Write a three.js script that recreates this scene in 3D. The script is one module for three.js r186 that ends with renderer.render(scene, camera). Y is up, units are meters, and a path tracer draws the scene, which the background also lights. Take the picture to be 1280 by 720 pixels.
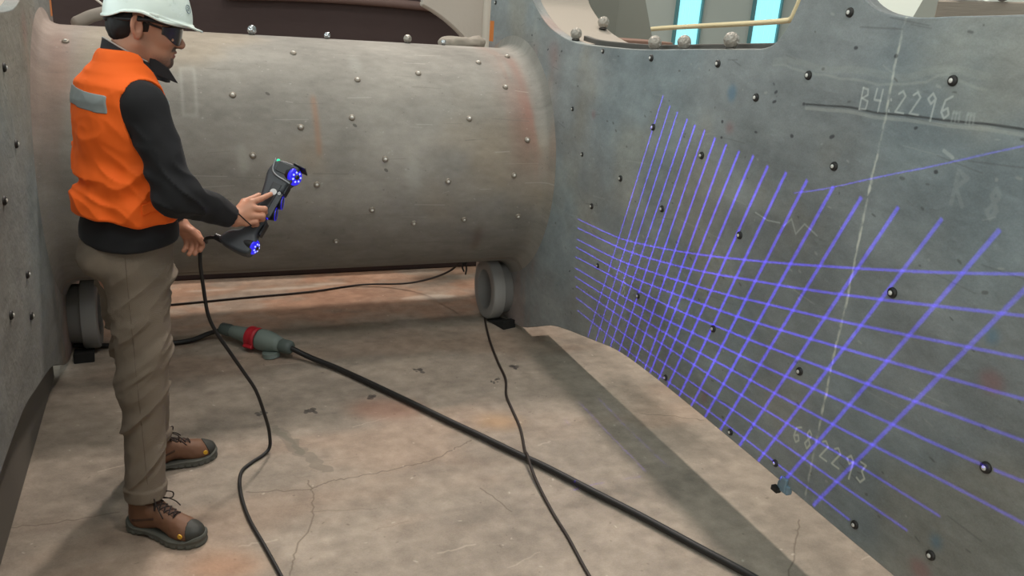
import * as THREE from 'three';
import { mergeGeometries } from 'three/addons/utils/BufferGeometryUtils.js';
import { RoundedBoxGeometry } from 'three/addons/geometries/RoundedBoxGeometry.js';
import { RectAreaLightUniformsLib } from 'three/addons/lights/RectAreaLightUniformsLib.js';

// ------------------------------------------------------------------ camera
const scene = new THREE.Scene();
scene.background = new THREE.Color(0x000000);
const camera = new THREE.PerspectiveCamera(38.47, 16 / 9, 0.05, 120);
camera.position.set(-1.7657, 1.7477, 4.4056);
camera.up.set(0.05656, 0.94516, -0.32167);
camera.lookAt(-1.7657 + 0.36778, 1.7477 - 0.31925, 4.4056 - 0.87339);
scene.add(camera);

const renderer = new THREE.WebGLRenderer({ antialias: true });
renderer.toneMapping = THREE.LinearToneMapping;
renderer.toneMappingExposure = 0.81;
renderer.shadowMap.enabled = true;
renderer.shadowMap.type = THREE.PCFSoftShadowMap;
RectAreaLightUniformsLib.init();

// ------------------------------------------------------------------ light of the hall
// [x, y, z, width, length, colour, radiance]: linear high bay lamps and roof panels added for fill light
const LAMPS = [[-8, 420, 'farthest of the row'], [-3.75, 690, 'brightest of the row, over the dark body'], [0.5, 170, 'over the cross tube'], [4.75, 190, 'nearest of the row']].map(([z, power, where]) => [0.35, 9.0, z, 0.34, 0.9, 0xfff3e8, power, where]);   // one row of lamps along the hall
const ROOF_FILL = [
  [-5.0, 9.7, 1.0, 2.4, 13, 0xe4f2f4, 0.8],
  [5.0, 9.7, 2.0, 2.4, 13, 0xe4f2f4, 0.8],
  [-3.2, 9.7, 7.0, 8, 3, 0xeef2ee, 4],
];
// unseen wall glazing added for fill light: [x, y, z, facing, width, height, colour, radiance]
const FILL_GLAZING = [
  [-13.6, 5.2, 1.0, 'x', 16, 6, 0xe2eff2, 2.3],
  [17.6, 5.2, 1.0, '-x', 16, 6, 0xe2eff2, 1.0],
  [-7.2, 5.2, 13.1, '-z', 10, 6, 0xeef0ec, 2.8],
];
const WINDOW_GLOW = 1.15;
const LASER_POWER = 26, LASER_COLOR = [0.09, 0.035, 1.0];

// ------------------------------------------------------------------ helpers
let seed = 7;
const rnd = () => { seed = (seed * 1664525 + 1013904223) >>> 0; return seed / 4294967296; };
const rr = (a, b) => a + (b - a) * rnd();
const clamp = (x, a, b) => (x < a ? a : x > b ? b : x);
const lerp = (a, b, t) => a + (b - a) * t;
const sstep = (a, b, x) => { const t = clamp((x - a) / (b - a), 0, 1); return t * t * (3 - 2 * t); };
const V = (x, y, z) => new THREE.Vector3(x, y, z);
const hash3 = (x, y, z) => { let h = Math.imul(x, 374761393) ^ Math.imul(y, 668265263) ^ Math.imul(z, 1440662683); h = Math.imul(h ^ (h >>> 13), 1274126177); return ((h ^ (h >>> 16)) >>> 0) / 4294967296; };
function noise3(x, y, z) {
  const ix = Math.floor(x), iy = Math.floor(y), iz = Math.floor(z);
  let fx = x - ix, fy = y - iy, fz = z - iz;
  fx = fx * fx * (3 - 2 * fx); fy = fy * fy * (3 - 2 * fy); fz = fz * fz * (3 - 2 * fz);
  const l = (k) => lerp(lerp(hash3(ix, iy, iz + k), hash3(ix + 1, iy, iz + k), fx), lerp(hash3(ix, iy + 1, iz + k), hash3(ix + 1, iy + 1, iz + k), fx), fy);
  return lerp(l(0), l(1), fz);
}
function noise2(x, y, s = 0) {
  const ix = Math.floor(x), iy = Math.floor(y);
  let fx = x - ix, fy = y - iy;
  fx = fx * fx * (3 - 2 * fx); fy = fy * fy * (3 - 2 * fy);
  return lerp(lerp(hash3(ix, iy, s), hash3(ix + 1, iy, s), fx), lerp(hash3(ix, iy + 1, s), hash3(ix + 1, iy + 1, s), fx), fy);
}
const fbm = (x, y, o = 4, s = 0) => { let a = 0.5, v = 0, n = 0; for (let i = 0; i < o; i++) { v += a * noise2(x, y, s + i * 17); n += a; a *= 0.5; x *= 2.03; y *= 2.03; } return v / n; };

const used = new Map();
const numbered = (name) => { const n = used.get(name) ?? 0; used.set(name, n + 1); return n ? name + '_' + String(n).padStart(3, '0') : name; };
function tag(o, label, category, group) { o.userData.label = label; o.userData.category = category; if (group) o.userData.group = group; return o; }
function mesh(name, geo, mat, parent = scene) { const m = new THREE.Mesh(geo, mat); m.name = parent === scene ? numbered(name) : name; m.castShadow = m.receiveShadow = true; parent.add(m); return m; }
function thing(name, label, category, at = [0, 0, 0], group) { const g = new THREE.Group(); g.name = numbered(name); g.position.set(...at); scene.add(g); return tag(g, label, category, group); }
function struct(name, geo, mat) { const m = mesh(name, geo, mat); m.userData.kind = 'structure'; return m; }
const box = (w, h, d, x, y, z, r = 0) => { const g = r ? new RoundedBoxGeometry(w, h, d, 2, r) : new THREE.BoxGeometry(w, h, d); g.translate(x, y, z); return g; };
const plain = (g) => { const c = g.index ? g.toNonIndexed() : g.clone(); for (const n of Object.keys(c.attributes)) if (!['position', 'normal', 'uv'].includes(n)) c.deleteAttribute(n); return c; };
const join = (...gs) => mergeGeometries(gs.flat().map(plain));
const tube = (pts, r, seg = 60, rad = 10, closed = false, tension = 0.5) => {
  const c = new THREE.CatmullRomCurve3(pts.map((p) => V(...p)), closed, 'centripetal', tension), g = new THREE.TubeGeometry(c, seg, r, rad, closed);
  if (closed) return g;
  const ends = [0, 1].map((t) => { const s = new THREE.SphereGeometry(r, rad, 6); const p = c.getPoint(t); s.translate(p.x, p.y, p.z); return s; });
  return join(g, ends);
};
const lathe = (prof, seg = 40) => new THREE.LatheGeometry(prof.map(([r, y]) => new THREE.Vector2(r, y)), seg);
// turn a shape's own axes (x, y, z) to the given world directions
const basis = (x, y, z, o = V(0, 0, 0)) => new THREE.Matrix4().makeBasis(x, y, z).setPosition(o);
// a frame whose y axis is the given normal
function onNormal(pos, nrm) { const q = new THREE.Quaternion().setFromUnitVectors(V(0, 1, 0), nrm.clone().normalize()); return new THREE.Matrix4().compose(pos, q, V(1, 1, 1)); }

// smooth closed surface of a distance field (surface nets)
function nets(f, lo, hi, h, color) {
  const n = [0, 1, 2].map((k) => Math.ceil((hi[k] - lo[k]) / h) + 1), [nx, ny, nz] = n, val = new Float32Array(nx * ny * nz), cell = new Int32Array(nx * ny * nz).fill(-1);
  const Q = 5, reach = h * Q * 0.87 * 1.7 + 0.02;   // blocks far from the surface are filled from one sample
  for (let k0 = 0; k0 < nz; k0 += Q) for (let j0 = 0; j0 < ny; j0 += Q) for (let a0 = 0; a0 < nx; a0 += Q) {
    const m = f(lo[0] + (a0 + Q / 2 - 0.5) * h, lo[1] + (j0 + Q / 2 - 0.5) * h, lo[2] + (k0 + Q / 2 - 0.5) * h), far = Math.abs(m) > reach;
    for (let k = k0; k < Math.min(k0 + Q, nz); k++) for (let j = j0; j < Math.min(j0 + Q, ny); j++) for (let a = a0; a < Math.min(a0 + Q, nx); a++) val[a + nx * (j + ny * k)] = far ? m : f(lo[0] + a * h, lo[1] + j * h, lo[2] + k * h);
  }
  const P = [], I = [], at = (a, j, k) => a + nx * (j + ny * k);
  for (let k = 0; k < nz - 1; k++) for (let j = 0; j < ny - 1; j++) for (let a = 0; a < nx - 1; a++) {
    const o = at(a, j, k), c = [0, 1, nx, nx + 1, nx * ny, nx * ny + 1, nx * ny + nx, nx * ny + nx + 1].map((d) => val[o + d]);
    let neg = 0; for (const v of c) if (v < 0) neg++;
    if (!neg || neg === 8) continue;
    let x = 0, y = 0, z = 0, m = 0;
    for (let e = 0; e < 8; e++) for (let b = 0; b < 3; b++) { const g = e | (1 << b); if (g === e || (c[e] < 0) === (c[g] < 0)) continue; const t = c[e] / (c[e] - c[g]); x += (e & 1) + (b === 0 ? t : 0); y += ((e >> 1) & 1) + (b === 1 ? t : 0); z += (e >> 2) + (b === 2 ? t : 0); m++; }
    cell[o] = P.length / 3; P.push(lo[0] + (a + x / m) * h, lo[1] + (j + y / m) * h, lo[2] + (k + z / m) * h);
  }
  const quad = (p, q, r, s, flip) => { if (p < 0 || q < 0 || r < 0 || s < 0) return; flip ? I.push(p, r, q, p, s, r) : I.push(p, q, r, p, r, s); };
  for (let k = 1; k < nz - 1; k++) for (let j = 1; j < ny - 1; j++) for (let a = 1; a < nx - 1; a++) {
    const o = at(a, j, k), s = val[o] < 0;
    if (s !== (val[o + 1] < 0)) quad(cell[o - nx - nx * ny], cell[o - nx * ny], cell[o], cell[o - nx], !s);
    if (s !== (val[o + nx] < 0)) quad(cell[o - 1 - nx * ny], cell[o - 1], cell[o], cell[o - nx * ny], !s);
    if (s !== (val[o + nx * ny] < 0)) quad(cell[o - 1 - nx], cell[o - nx], cell[o], cell[o - 1], !s);
  }
  const N = new Float32Array(P.length), e = h * 0.6, C = color && new Float32Array(P.length), UV = new Float32Array((P.length / 3) * 2);
  for (let i = 0; i < P.length; i += 3) {
    const x = P[i], y = P[i + 1], z = P[i + 2], gx = f(x + e, y, z) - f(x - e, y, z), gy = f(x, y + e, z) - f(x, y - e, z), gz = f(x, y, z + e) - f(x, y, z - e), l = Math.hypot(gx, gy, gz) || 1;
    N[i] = gx / l; N[i + 1] = gy / l; N[i + 2] = gz / l; UV[(i / 3) * 2] = x + z; UV[(i / 3) * 2 + 1] = y;
    if (C) { const c = color(x, y, z); C[i] = c[0]; C[i + 1] = c[1]; C[i + 2] = c[2]; }
  }
  const g = new THREE.BufferGeometry();
  g.setAttribute('position', new THREE.BufferAttribute(new Float32Array(P), 3)); g.setAttribute('normal', new THREE.BufferAttribute(N, 3)); g.setAttribute('uv', new THREE.BufferAttribute(UV, 2));
  if (C) g.setAttribute('color', new THREE.BufferAttribute(C, 3));
  g.setIndex(I);
  return g;
}
const smin = (a, b, k) => { const h = Math.max(k - Math.abs(a - b), 0) / k; return Math.min(a, b) - h * h * k * 0.25; };
const smax = (a, b, k) => -smin(-a, -b, k);
function cap(x, y, z, a, b, ra, rb) {
  const bx = b[0] - a[0], by = b[1] - a[1], bz = b[2] - a[2], px = x - a[0], py = y - a[1], pz = z - a[2], h = clamp((px * bx + py * by + pz * bz) / (bx * bx + by * by + bz * bz), 0, 1);
  return Math.hypot(px - bx * h, py - by * h, pz - bz * h) - (ra + (rb - ra) * h);
}
function ell(x, y, z, c, r) { const px = x - c[0], py = y - c[1], pz = z - c[2], k0 = Math.hypot(px / r[0], py / r[1], pz / r[2]), k1 = Math.hypot(px / (r[0] * r[0]), py / (r[1] * r[1]), pz / (r[2] * r[2])); return k1 < 1e-9 ? -Math.min(...r) : (k0 * (k0 - 1)) / k1; }

// pictures for materials
function canvas(w, h, base, draw) {   // the ground is computed at half size, fine grain and drawing at full size
  const W2 = w / 2, H2 = h / 2, half = document.createElement('canvas'); half.width = W2; half.height = H2;
  const hg = half.getContext('2d'), im = hg.createImageData(W2, H2), d = im.data;
  for (let j = 0, i = 0; j < H2; j++) for (let a = 0; a < W2; a++, i += 4) { const p = base((a + 0.5) / W2, 1 - (j + 0.5) / H2); d[i] = p[0]; d[i + 1] = p[1]; d[i + 2] = p[2]; d[i + 3] = 255; }
  hg.putImageData(im, 0, 0);
  const c = document.createElement('canvas'); c.width = w; c.height = h;
  const g = c.getContext('2d'); g.imageSmoothingEnabled = true; g.drawImage(half, 0, 0, w, h);
  const full = g.getImageData(0, 0, w, h), e = full.data;
  for (let i = 0; i < e.length; i += 4) { const n = ((hash3(i, 3, 5) + hash3(i >> 3, 7, 1)) - 1) * 7; e[i] += n; e[i + 1] += n; e[i + 2] += n; }
  g.putImageData(full, 0, 0);
  if (draw) draw(g, w, h);
  const t = new THREE.CanvasTexture(c); t.colorSpace = THREE.SRGBColorSpace; t.wrapS = t.wrapT = THREE.MirroredRepeatWrapping;
  return t;
}
function grey(w, h, f) { // a data picture of one value
  const d = new Uint8Array(w * h * 4);
  for (let j = 0, i = 0; j < h; j++) for (let a = 0; a < w; a++, i += 4) { d[i] = d[i + 1] = d[i + 2] = clamp(f(a / w, j / h, a, j) * 255, 0, 255); d[i + 3] = 255; }
  const t = new THREE.DataTexture(d, w, h); t.magFilter = THREE.LinearFilter; t.wrapS = t.wrapT = THREE.MirroredRepeatWrapping; t.needsUpdate = true; return t;
}
const std = (color, roughness = 0.7, more = {}) => new THREE.MeshStandardMaterial({ color, roughness, ...more });
const phys = (color, roughness = 0.5, more = {}) => new THREE.MeshPhysicalMaterial({ color, roughness, ...more });

// ------------------------------------------------------------------ the hall
const PAINT = std(0xb9beb8, 0.85), CEIL = std(0xb0b4b0, 0.9);
const floorTex = (() => {
  const S = 5.6, X0 = -3.9, Z0 = -1.3, M = 2048;            // metres covered, corner, pixels
  const px = (x, z) => [((x - X0) / S) * M, ((z - Z0) / S) * M];
  const base = (u, v) => {
    const x = X0 + u * S, z = Z0 + (1 - v) * S;
    const a = fbm(x * 1.3, z * 1.3, 5, 1), b = fbm(x * 5, z * 5, 4, 50), c = fbm(x * 22, z * 22, 3, 90), s = fbm(x * 0.9, z * 3.4, 4, 140);
    const f2 = fbm(x * 9, z * 30, 3, 77); let k = 0.9 + (a - 0.5) * 0.12 + (b - 0.5) * 0.13 + (c - 0.5) * 0.2 + (f2 - 0.5) * 0.1;
    const red = sstep(0.52, 0.76, fbm(x * 1.1 + 9, z * 2.2, 4, 33)) * 0.3 + sstep(0.2, -0.2, z + (b - 0.5) * 0.5) * (0.3 + 0.7 * sstep(0.35, 0.6, fbm(x * 3.5, z * 6, 4, 63)));   // rust dyed patches, more behind the tube
    const dark = sstep(0.52, 0.75, s) * 0.1;
    k -= dark;
    return [168 * k + 14 * red, 154 * k - 7 * red, 139 * k - 16 * red];
  };
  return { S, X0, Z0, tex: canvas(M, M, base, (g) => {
    const line = (pts, w, col, jit = 4) => { g.strokeStyle = col; g.lineWidth = w; g.lineJoin = 'round'; g.beginPath(); pts.forEach((p, i) => { const [a, b] = px(...p); if (!i) g.moveTo(a, b); else { const [c, d] = px(...pts[i - 1]); for (let t = 1; t <= 8; t++) g.lineTo(lerp(c, a, t / 8) + (t < 8 ? rr(-jit, jit) : 0), lerp(d, b, t / 8) + (t < 8 ? rr(-jit, jit) : 0)); } }); g.stroke(); };
    // cracks
    for (const pts of [[[-1.6, 1.633], [-1.38, 1.678], [-1.3, 1.643], [-1.21, 1.638], [-1.016, 1.618], [-0.876, 1.592], [-0.71, 1.502], [-0.666, 1.478]], [[-1.372, 1.612], [-1.369, 1.725], [-1.397, 1.874], [-1.474, 2.039], [-1.509, 2.155]], [[-0.757, 1.837], [-0.696, 2.019]], [[0.178, 1.44], [0.316, 1.498], [0.445, 1.571]], [[-2.019, 1.649], [-2.239, 1.66], [-2.381, 1.643]], [[-0.2, 2.9], [0.2, 2.5], [0.34, 2.36]]]) line(pts, 1.8, 'rgba(88,76,64,0.5)', 2.4);
    line([[-1.457, 1.169], [-1.417, 1.25], [-1.36, 1.419], [-1.29, 1.575]], 16, 'rgba(116,108,96,0.5)', 6);
    line([[-1.457, 1.169], [-1.417, 1.25], [-1.36, 1.419]], 9, 'rgba(104,98,88,0.45)', 8);
    // dirt spots, chips, scrapes
    const spot = (x, z, r, col, n = 9) => { g.fillStyle = col; for (let i = 0; i < n; i++) { const [a, b] = px(x + rr(-r, r), z + rr(-r, r)); g.beginPath(); g.ellipse(a, b, rr(2, 7), rr(1.5, 5), rr(0, 3), 0, 7); g.fill(); } };
    for (const [x, z, r] of [[-0.37, 0.96, 0.03], [-0.21, 0.82, 0.02], [-1.48, 1.02, 0.03], [-0.7, 0.75, 0.02], [-1.28, 1.05, 0.02], [-0.99, 0.99, 0.02]]) spot(x, z, r, 'rgba(58,54,50,0.6)', 7);
    for (let i = 0; i < 900; i++) { const x = rr(-3.4, 1.5), z = rr(-1.2, 4), [a, b] = px(x, z); g.fillStyle = rnd() < 0.62 ? 'rgba(92,80,68,0.35)' : 'rgba(225,212,196,0.4)'; g.beginPath(); g.ellipse(a, b, rr(0.8, 3.6), rr(0.6, 1.8), rr(0, 3), 0, 7); g.fill(); }
    for (let i = 0; i < 46; i++) { const x = rr(-2.8, 1), z = rr(-0.9, 2.7), l = rr(0.05, 0.3), t = rr(-0.4, 0.4); line([[x, z], [x + l * Math.cos(t), z + l * Math.sin(t)]], rr(1, 3), rnd() < 0.5 ? 'rgba(108,94,78,0.28)' : 'rgba(222,205,184,0.3)', 2); }
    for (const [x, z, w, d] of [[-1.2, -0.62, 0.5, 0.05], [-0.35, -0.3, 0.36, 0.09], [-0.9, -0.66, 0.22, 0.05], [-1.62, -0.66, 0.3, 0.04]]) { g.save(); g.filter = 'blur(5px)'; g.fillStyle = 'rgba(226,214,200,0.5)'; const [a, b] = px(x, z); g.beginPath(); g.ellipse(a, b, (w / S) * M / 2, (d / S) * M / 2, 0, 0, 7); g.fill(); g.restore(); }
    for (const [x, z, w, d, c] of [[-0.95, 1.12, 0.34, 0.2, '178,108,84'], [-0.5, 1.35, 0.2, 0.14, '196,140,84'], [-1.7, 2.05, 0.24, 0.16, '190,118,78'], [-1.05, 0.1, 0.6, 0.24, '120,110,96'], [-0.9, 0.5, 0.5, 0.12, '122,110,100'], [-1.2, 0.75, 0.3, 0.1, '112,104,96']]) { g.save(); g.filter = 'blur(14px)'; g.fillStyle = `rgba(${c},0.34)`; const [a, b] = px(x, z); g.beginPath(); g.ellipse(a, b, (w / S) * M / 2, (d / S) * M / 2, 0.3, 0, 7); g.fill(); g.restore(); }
  }) };
})();
const floorBump = grey(512, 512, (u, v) => 0.35 * fbm(u * 30, v * 30, 4, 5) + 0.65 * fbm(u * 110, v * 110, 2, 8));
{
  const g = new THREE.BoxGeometry(32, 0.3, 27); g.translate(2, -0.15, 0);
  const p = g.attributes.position, uv = g.attributes.uv;
  for (let i = 0; i < p.count; i++) uv.setXY(i, (p.getX(i) - floorTex.X0) / floorTex.S, 1 - (p.getZ(i) - floorTex.Z0) / floorTex.S);
  floorBump.repeat.set(4, 4);
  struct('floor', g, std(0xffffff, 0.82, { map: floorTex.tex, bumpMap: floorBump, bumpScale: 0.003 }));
}
struct('ceiling', box(32, 0.3, 27, 2, 10.15, 0), CEIL);
struct('wall_back', box(32, 10, 0.3, 2, 5, -13.35), PAINT);
struct('wall_front', box(32, 10, 0.3, 2, 5, 13.35), PAINT);
struct('wall_left', box(0.3, 10, 27, -13.85, 5, 0), PAINT);
struct('wall_right', box(0.3, 10, 27, 17.85, 5, 0), PAINT);
const FRAME = std(0x5f8f95, 0.6);
function hallWindow(x, w, n) {
  const g = new THREE.Group(); g.name = 'window_' + n; g.userData.kind = 'structure'; scene.add(g); g.position.set(x, 0, -13.2);
  mesh('window_frame', join(box(0.05, 7.2, 0.1, -w / 2 - 0.025, 4, 0.05), box(0.05, 7.2, 0.1, w / 2 + 0.025, 4, 0.05), box(w + 0.18, 0.09, 0.1, 0, 0.36, 0.05), box(w + 0.18, 0.09, 0.1, 0, 7.64, 0.05)), FRAME, g);
  const glow = new THREE.MeshStandardMaterial({ color: 0x9fd8dc, roughness: 0.5, emissive: new THREE.Color(0.3, 0.86, 0.95), emissiveIntensity: WINDOW_GLOW });
  const strips = []; for (let k = 0; k < 4; k++) strips.push(box(w / 4 - 0.012, 7.2, 0.03, -w / 2 + (k + 0.5) * (w / 4), 4, 0.03));
  mesh('window_pane', join(strips), glow, g);
  mesh('pane_seam', box(w, 7.2, 0.01, 0, 4, 0.008), std(0x6fb4bb, 0.6), g);
  const l = new THREE.RectAreaLight(new THREE.Color(0.3, 0.86, 0.95), WINDOW_GLOW, w, 7.2); l.position.set(x, 4, -13.1); l.lookAt(x, 4, 0); l.name = 'window_light'; scene.add(l);
}
hallWindow(9.63, 0.62, 1); hallWindow(11.85, 0.74, 2); hallWindow(7.4, 0.62, 3); hallWindow(14.1, 0.74, 4);
// added roof fill panels, and the lamps
ROOF_FILL.forEach(([x, y, z, w, l, col, power], i) => {
  const p = mesh('window_' + (5 + i), box(w, 0.06, l, x, y + 0.24, z), new THREE.MeshStandardMaterial({ color: 0xdde8ea, roughness: 0.6, emissive: col, emissiveIntensity: 1.0 })); p.userData.kind = 'structure';
  const r = new THREE.RectAreaLight(col, power, w, l); r.position.set(x, y + 0.19, z); r.lookAt(x, 0, z + 1e-4); r.rotation.set(-Math.PI / 2, 0, 0); r.name = 'roof_fill_light'; scene.add(r);
});
FILL_GLAZING.forEach(([x, y, z, dir, w, h, col, power], i) => {  // glowing panes added out of view to fill in the side light
  const t = { x: Math.PI / 2, '-x': -Math.PI / 2, '-z': Math.PI }[dir], g = new THREE.Group(); g.name = 'window_' + (5 + ROOF_FILL.length + i); g.userData.kind = 'structure'; g.position.set(x, y, z); g.rotation.y = t; scene.add(g);
  mesh('window_pane', box(w, h, 0.04, 0, 0, -0.04), new THREE.MeshStandardMaterial({ color: 0xdde8ea, roughness: 0.6, emissive: col, emissiveIntensity: 1.0 }), g);
  mesh('window_frame', join(box(w + 0.2, 0.1, 0.12, 0, h / 2 + 0.05, -0.03), box(w + 0.2, 0.1, 0.12, 0, -h / 2 - 0.05, -0.03), box(0.1, h, 0.12, -w / 2 - 0.05, 0, -0.03), box(0.1, h, 0.12, w / 2 + 0.05, 0, -0.03)), FRAME, g);
  const r = new THREE.RectAreaLight(col, power, w, h); r.position.set(x, y, z); r.lookAt(x + (dir === 'x' ? 1 : dir === '-x' ? -1 : 0), y, z + (dir === '-z' ? -1 : 0)); r.name = 'fill_glazing_light'; scene.add(r);
});
LAMPS.forEach(([x, y, z, w, l, col, power, where]) => {
  const g = thing('high_bay_lamp', 'linear high bay lamp under the hall ceiling, ' + where, 'lamp', [x, y, z]);
  mesh('housing', box(w + 0.08, 0.14, l + 0.08, 0, 0.1, 0, 0.03), std(0xcccccc, 0.5), g);
  mesh('lamp_panel', box(w, 0.02, l, 0, 0.02, 0), new THREE.MeshStandardMaterial({ color: 0xffffff, emissive: col, emissiveIntensity: 6 }), g);
  for (const s of [-1, 1]) mesh('rod', box(0.02, 0.8, 0.02, 0, 0.55, s * l * 0.35), std(0x999999, 0.5), g);
  const r = new THREE.RectAreaLight(col, power, w, l); r.position.set(x, y - 0.01, z); r.rotation.set(-Math.PI / 2, 0, 0); r.name = 'high_bay_light'; scene.add(r);
});

// ------------------------------------------------------------------ the steel chassis: two side plates, a cross tube, bosses
const W = 2.296, R = 0.5967, H = 0.9444, PT = 0.05;
// chalk handwriting as strokes in a unit cell
const GLYPH = {
  B: [[0.1, 0, 0.1, 1], [0.1, 1, 0.5, 0.95, 0.55, 0.7, 0.15, 0.52], [0.15, 0.52, 0.65, 0.42, 0.6, 0.05, 0.1, 0]], 4: [[0.15, 1, 0.1, 0.5, 0.6, 0.5], [0.6, 1, 0.55, 0]],
  ':': [[0.3, 0.6, 0.33, 0.55], [0.3, 0.1, 0.33, 0.05]], 2: [[0.1, 0.85, 0.35, 1, 0.6, 0.8, 0.1, 0.05, 0.7, 0.05]], 9: [[0.6, 0.8, 0.35, 1, 0.1, 0.75, 0.35, 0.55, 0.6, 0.8, 0.55, -0.15]],
  6: [[0.6, 0.95, 0.2, 0.75, 0.1, 0.25, 0.35, 0, 0.6, 0.2, 0.45, 0.45, 0.15, 0.3]], m: [[0.05, 0, 0.05, 0.5], [0.05, 0.4, 0.25, 0.5, 0.3, 0], [0.3, 0.4, 0.5, 0.5, 0.55, 0.05]], 8: [[0.5, 0.85, 0.3, 1, 0.15, 0.75, 0.55, 0.3, 0.35, 0, 0.1, 0.2, 0.5, 0.75]],
  3: [[0.1, 0.95, 0.5, 0.95, 0.3, 0.55, 0.6, 0.3, 0.35, 0, 0.05, 0.1]], R: [[0.1, 0, 0.1, 1, 0.55, 0.85, 0.15, 0.5, 0.6, 0]],
};
function steel(u, v, x, y, tint, sd) {   // scuffed painted steel, x and y in metres
  const a = fbm(x * 1.6, y * 1.6, 4, sd), b = fbm(x * 7, y * 9, 4, sd + 9), c = fbm(x * 30, y * 60, 3, sd + 20), s = fbm(x * 3.2, y * 14, 3, sd + 31);
  const k = 0.9 + (a - 0.5) * 0.22 + (b - 0.5) * 0.18 + (c - 0.5) * 0.1 + (s - 0.5) * 0.1, w = sstep(0.52, 0.72, fbm(x * 2.1 + 4, y * 1.7, 4, sd + 44));
  return [tint[0] * k + 8 * w, tint[1] * k + 2 * w, tint[2] * k - 5 * w];
}
const plateTex = (right) => {
  const Z0 = -0.6, PW = 4.8, PH = 2.4, w = 2048, h = 1024;
  const px = (z, y) => [((z - Z0) / PW) * w, (1 - y / PH) * h];
  const t = canvas(w, h, (u, v) => {
    const z = Z0 + u * PW, y = v * PH, c = steel(u, v, z, y, right ? [147, 151, 151] : [138, 138, 134], right ? 3 : 71);
    const blue = sstep(0.45, 0.7, fbm(z * 1.4, y * 1.4 + 3, 3, 200)) * 0.6, rust = 0.5 * sstep(0.7, 0.4, z) * sstep(1.62, 1.5, y) * sstep(0.36, 0.62, fbm(z * 5, y * 2.2, 4, 230));
    const bare = sstep(0.5, 0.62, fbm(z * 1.2, y * 11, 4, 260)) * 0.5;
    return [c[0] - 6 * blue + 26 * rust + 9 * bare, c[1] + 2 * blue - 8 * rust + 9 * bare, c[2] + 6 * blue - 18 * rust + 8 * bare];
  }, (g) => {
    const dot = (z, y, rx, ry, col, blur = 0, rot = 0) => { g.save(); if (blur) g.filter = `blur(${blur}px)`; g.fillStyle = col; const [a, b] = px(z, y); g.beginPath(); g.ellipse(a, b, rx, ry, rot, 0, 7); g.fill(); g.restore(); };
    // orange primer on the end of the plate
    g.fillStyle = 'rgba(205,118,52,0.95)'; { const [a, b] = px(-0.425, 1.675), [c, d] = px(-0.345, 1.56); g.fillRect(a, b, c - a, d - b); }
    for (let i = 0; i < 330; i++) { const z = rr(-0.4, 4), y = rr(0.3, 2); dot(z, y, rr(1, 4.5), rr(0.8, 2), rnd() < 0.66 ? 'rgba(72,72,70,0.5)' : 'rgba(178,178,170,0.4)', 0, rr(-0.3, 0.5)); }
    for (let i = 0; i < 120; i++) { const z = rr(-0.2, 4), y = rr(0.35, 1.9), l = rr(0.03, 0.16); g.strokeStyle = rnd() < 0.5 ? 'rgba(84,84,82,0.35)' : 'rgba(176,176,168,0.3)'; g.lineWidth = rr(0.8, 2); g.beginPath(); g.moveTo(...px(z, y)); g.lineTo(...px(z + l, y + rr(-0.02, 0.02))); g.stroke(); }
    dot(0.2, 1.3, 22, 100, 'rgba(140,88,74,0.3)', 14); dot(0.45, 0.9, 30, 160, 'rgba(128,104,92,0.25)', 18); dot(0.52, 1.55, 26, 26, 'rgba(150,104,96,0.3)', 10);
    if (!right) return;
    // pock marks
    for (const [z, y] of [[1.991, 1.375], [1.982, 1.429], [-0.402, 1.381], [0.453, 1.568], [0.617, 1.571], [0.234, 1.626], [2.514, 1.462], [2.373, 1.538], [2.801, 1.531], [2.892, 1.435], [0.927, 0.546], [2.687, 1.701], [2.54, 1.712], [2.237, 1.558], [2.237, 1.528], [2.171, 1.422], [2.345, 1.437]]) dot(z, y, rr(2.4, 4.6), rr(1.4, 2.4), 'rgba(52,52,54,0.7)', 0, rr(-0.6, 0.2));
    // paint marks
    for (const [z, y, s] of [[2.028, 1.414, 9], [1.016, 1.322, 8], [3.182, 0.991, 14], [3.131, 0.419, 14], [2.12, 0.434, 9]]) dot(z, y, s, s * 0.8, 'rgba(150,84,82,0.34)', 4);
    for (const [z, y, s] of [[3.152, 1.095, 7], [3.153, 0.522, 7], [2.012, 1.53, 10]]) dot(z, y, s, s * 1.2, 'rgba(70,116,150,0.4)', 3);
    // ground welds and the long scratch
    const wavy = (pts, wd, col) => { g.strokeStyle = col; g.lineWidth = wd; g.lineJoin = 'round'; g.beginPath(); pts.forEach(([z, y], i) => (i ? g.lineTo(...px(z, y)) : g.moveTo(...px(z, y)))); g.stroke(); };
    const seam = []; for (let z = 2.38; z < 3.1; z += 0.03) seam.push([z, 1.54 + (z - 2.38) * 0.042 + (noise2(z * 9, 2) - 0.5) * 0.014]);
    wavy(seam.map(([z, y]) => [z, y - 0.012]), 4, 'rgba(190,190,178,0.35)'); wavy(seam, 2.2, 'rgba(56,58,58,0.8)');
    const up = []; for (let z = 2.2; z < 3.0; z += 0.03) up.push([z, 1.665 + (noise2(z * 7, 5) - 0.5) * 0.04]);
    wavy(up, 8, 'rgba(184,180,164,0.14)'); wavy(up.map(([z, y]) => [z, y - 0.02 + (noise2(z * 20, 9) - 0.5) * 0.02]), 3, 'rgba(190,188,174,0.24)');
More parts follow.
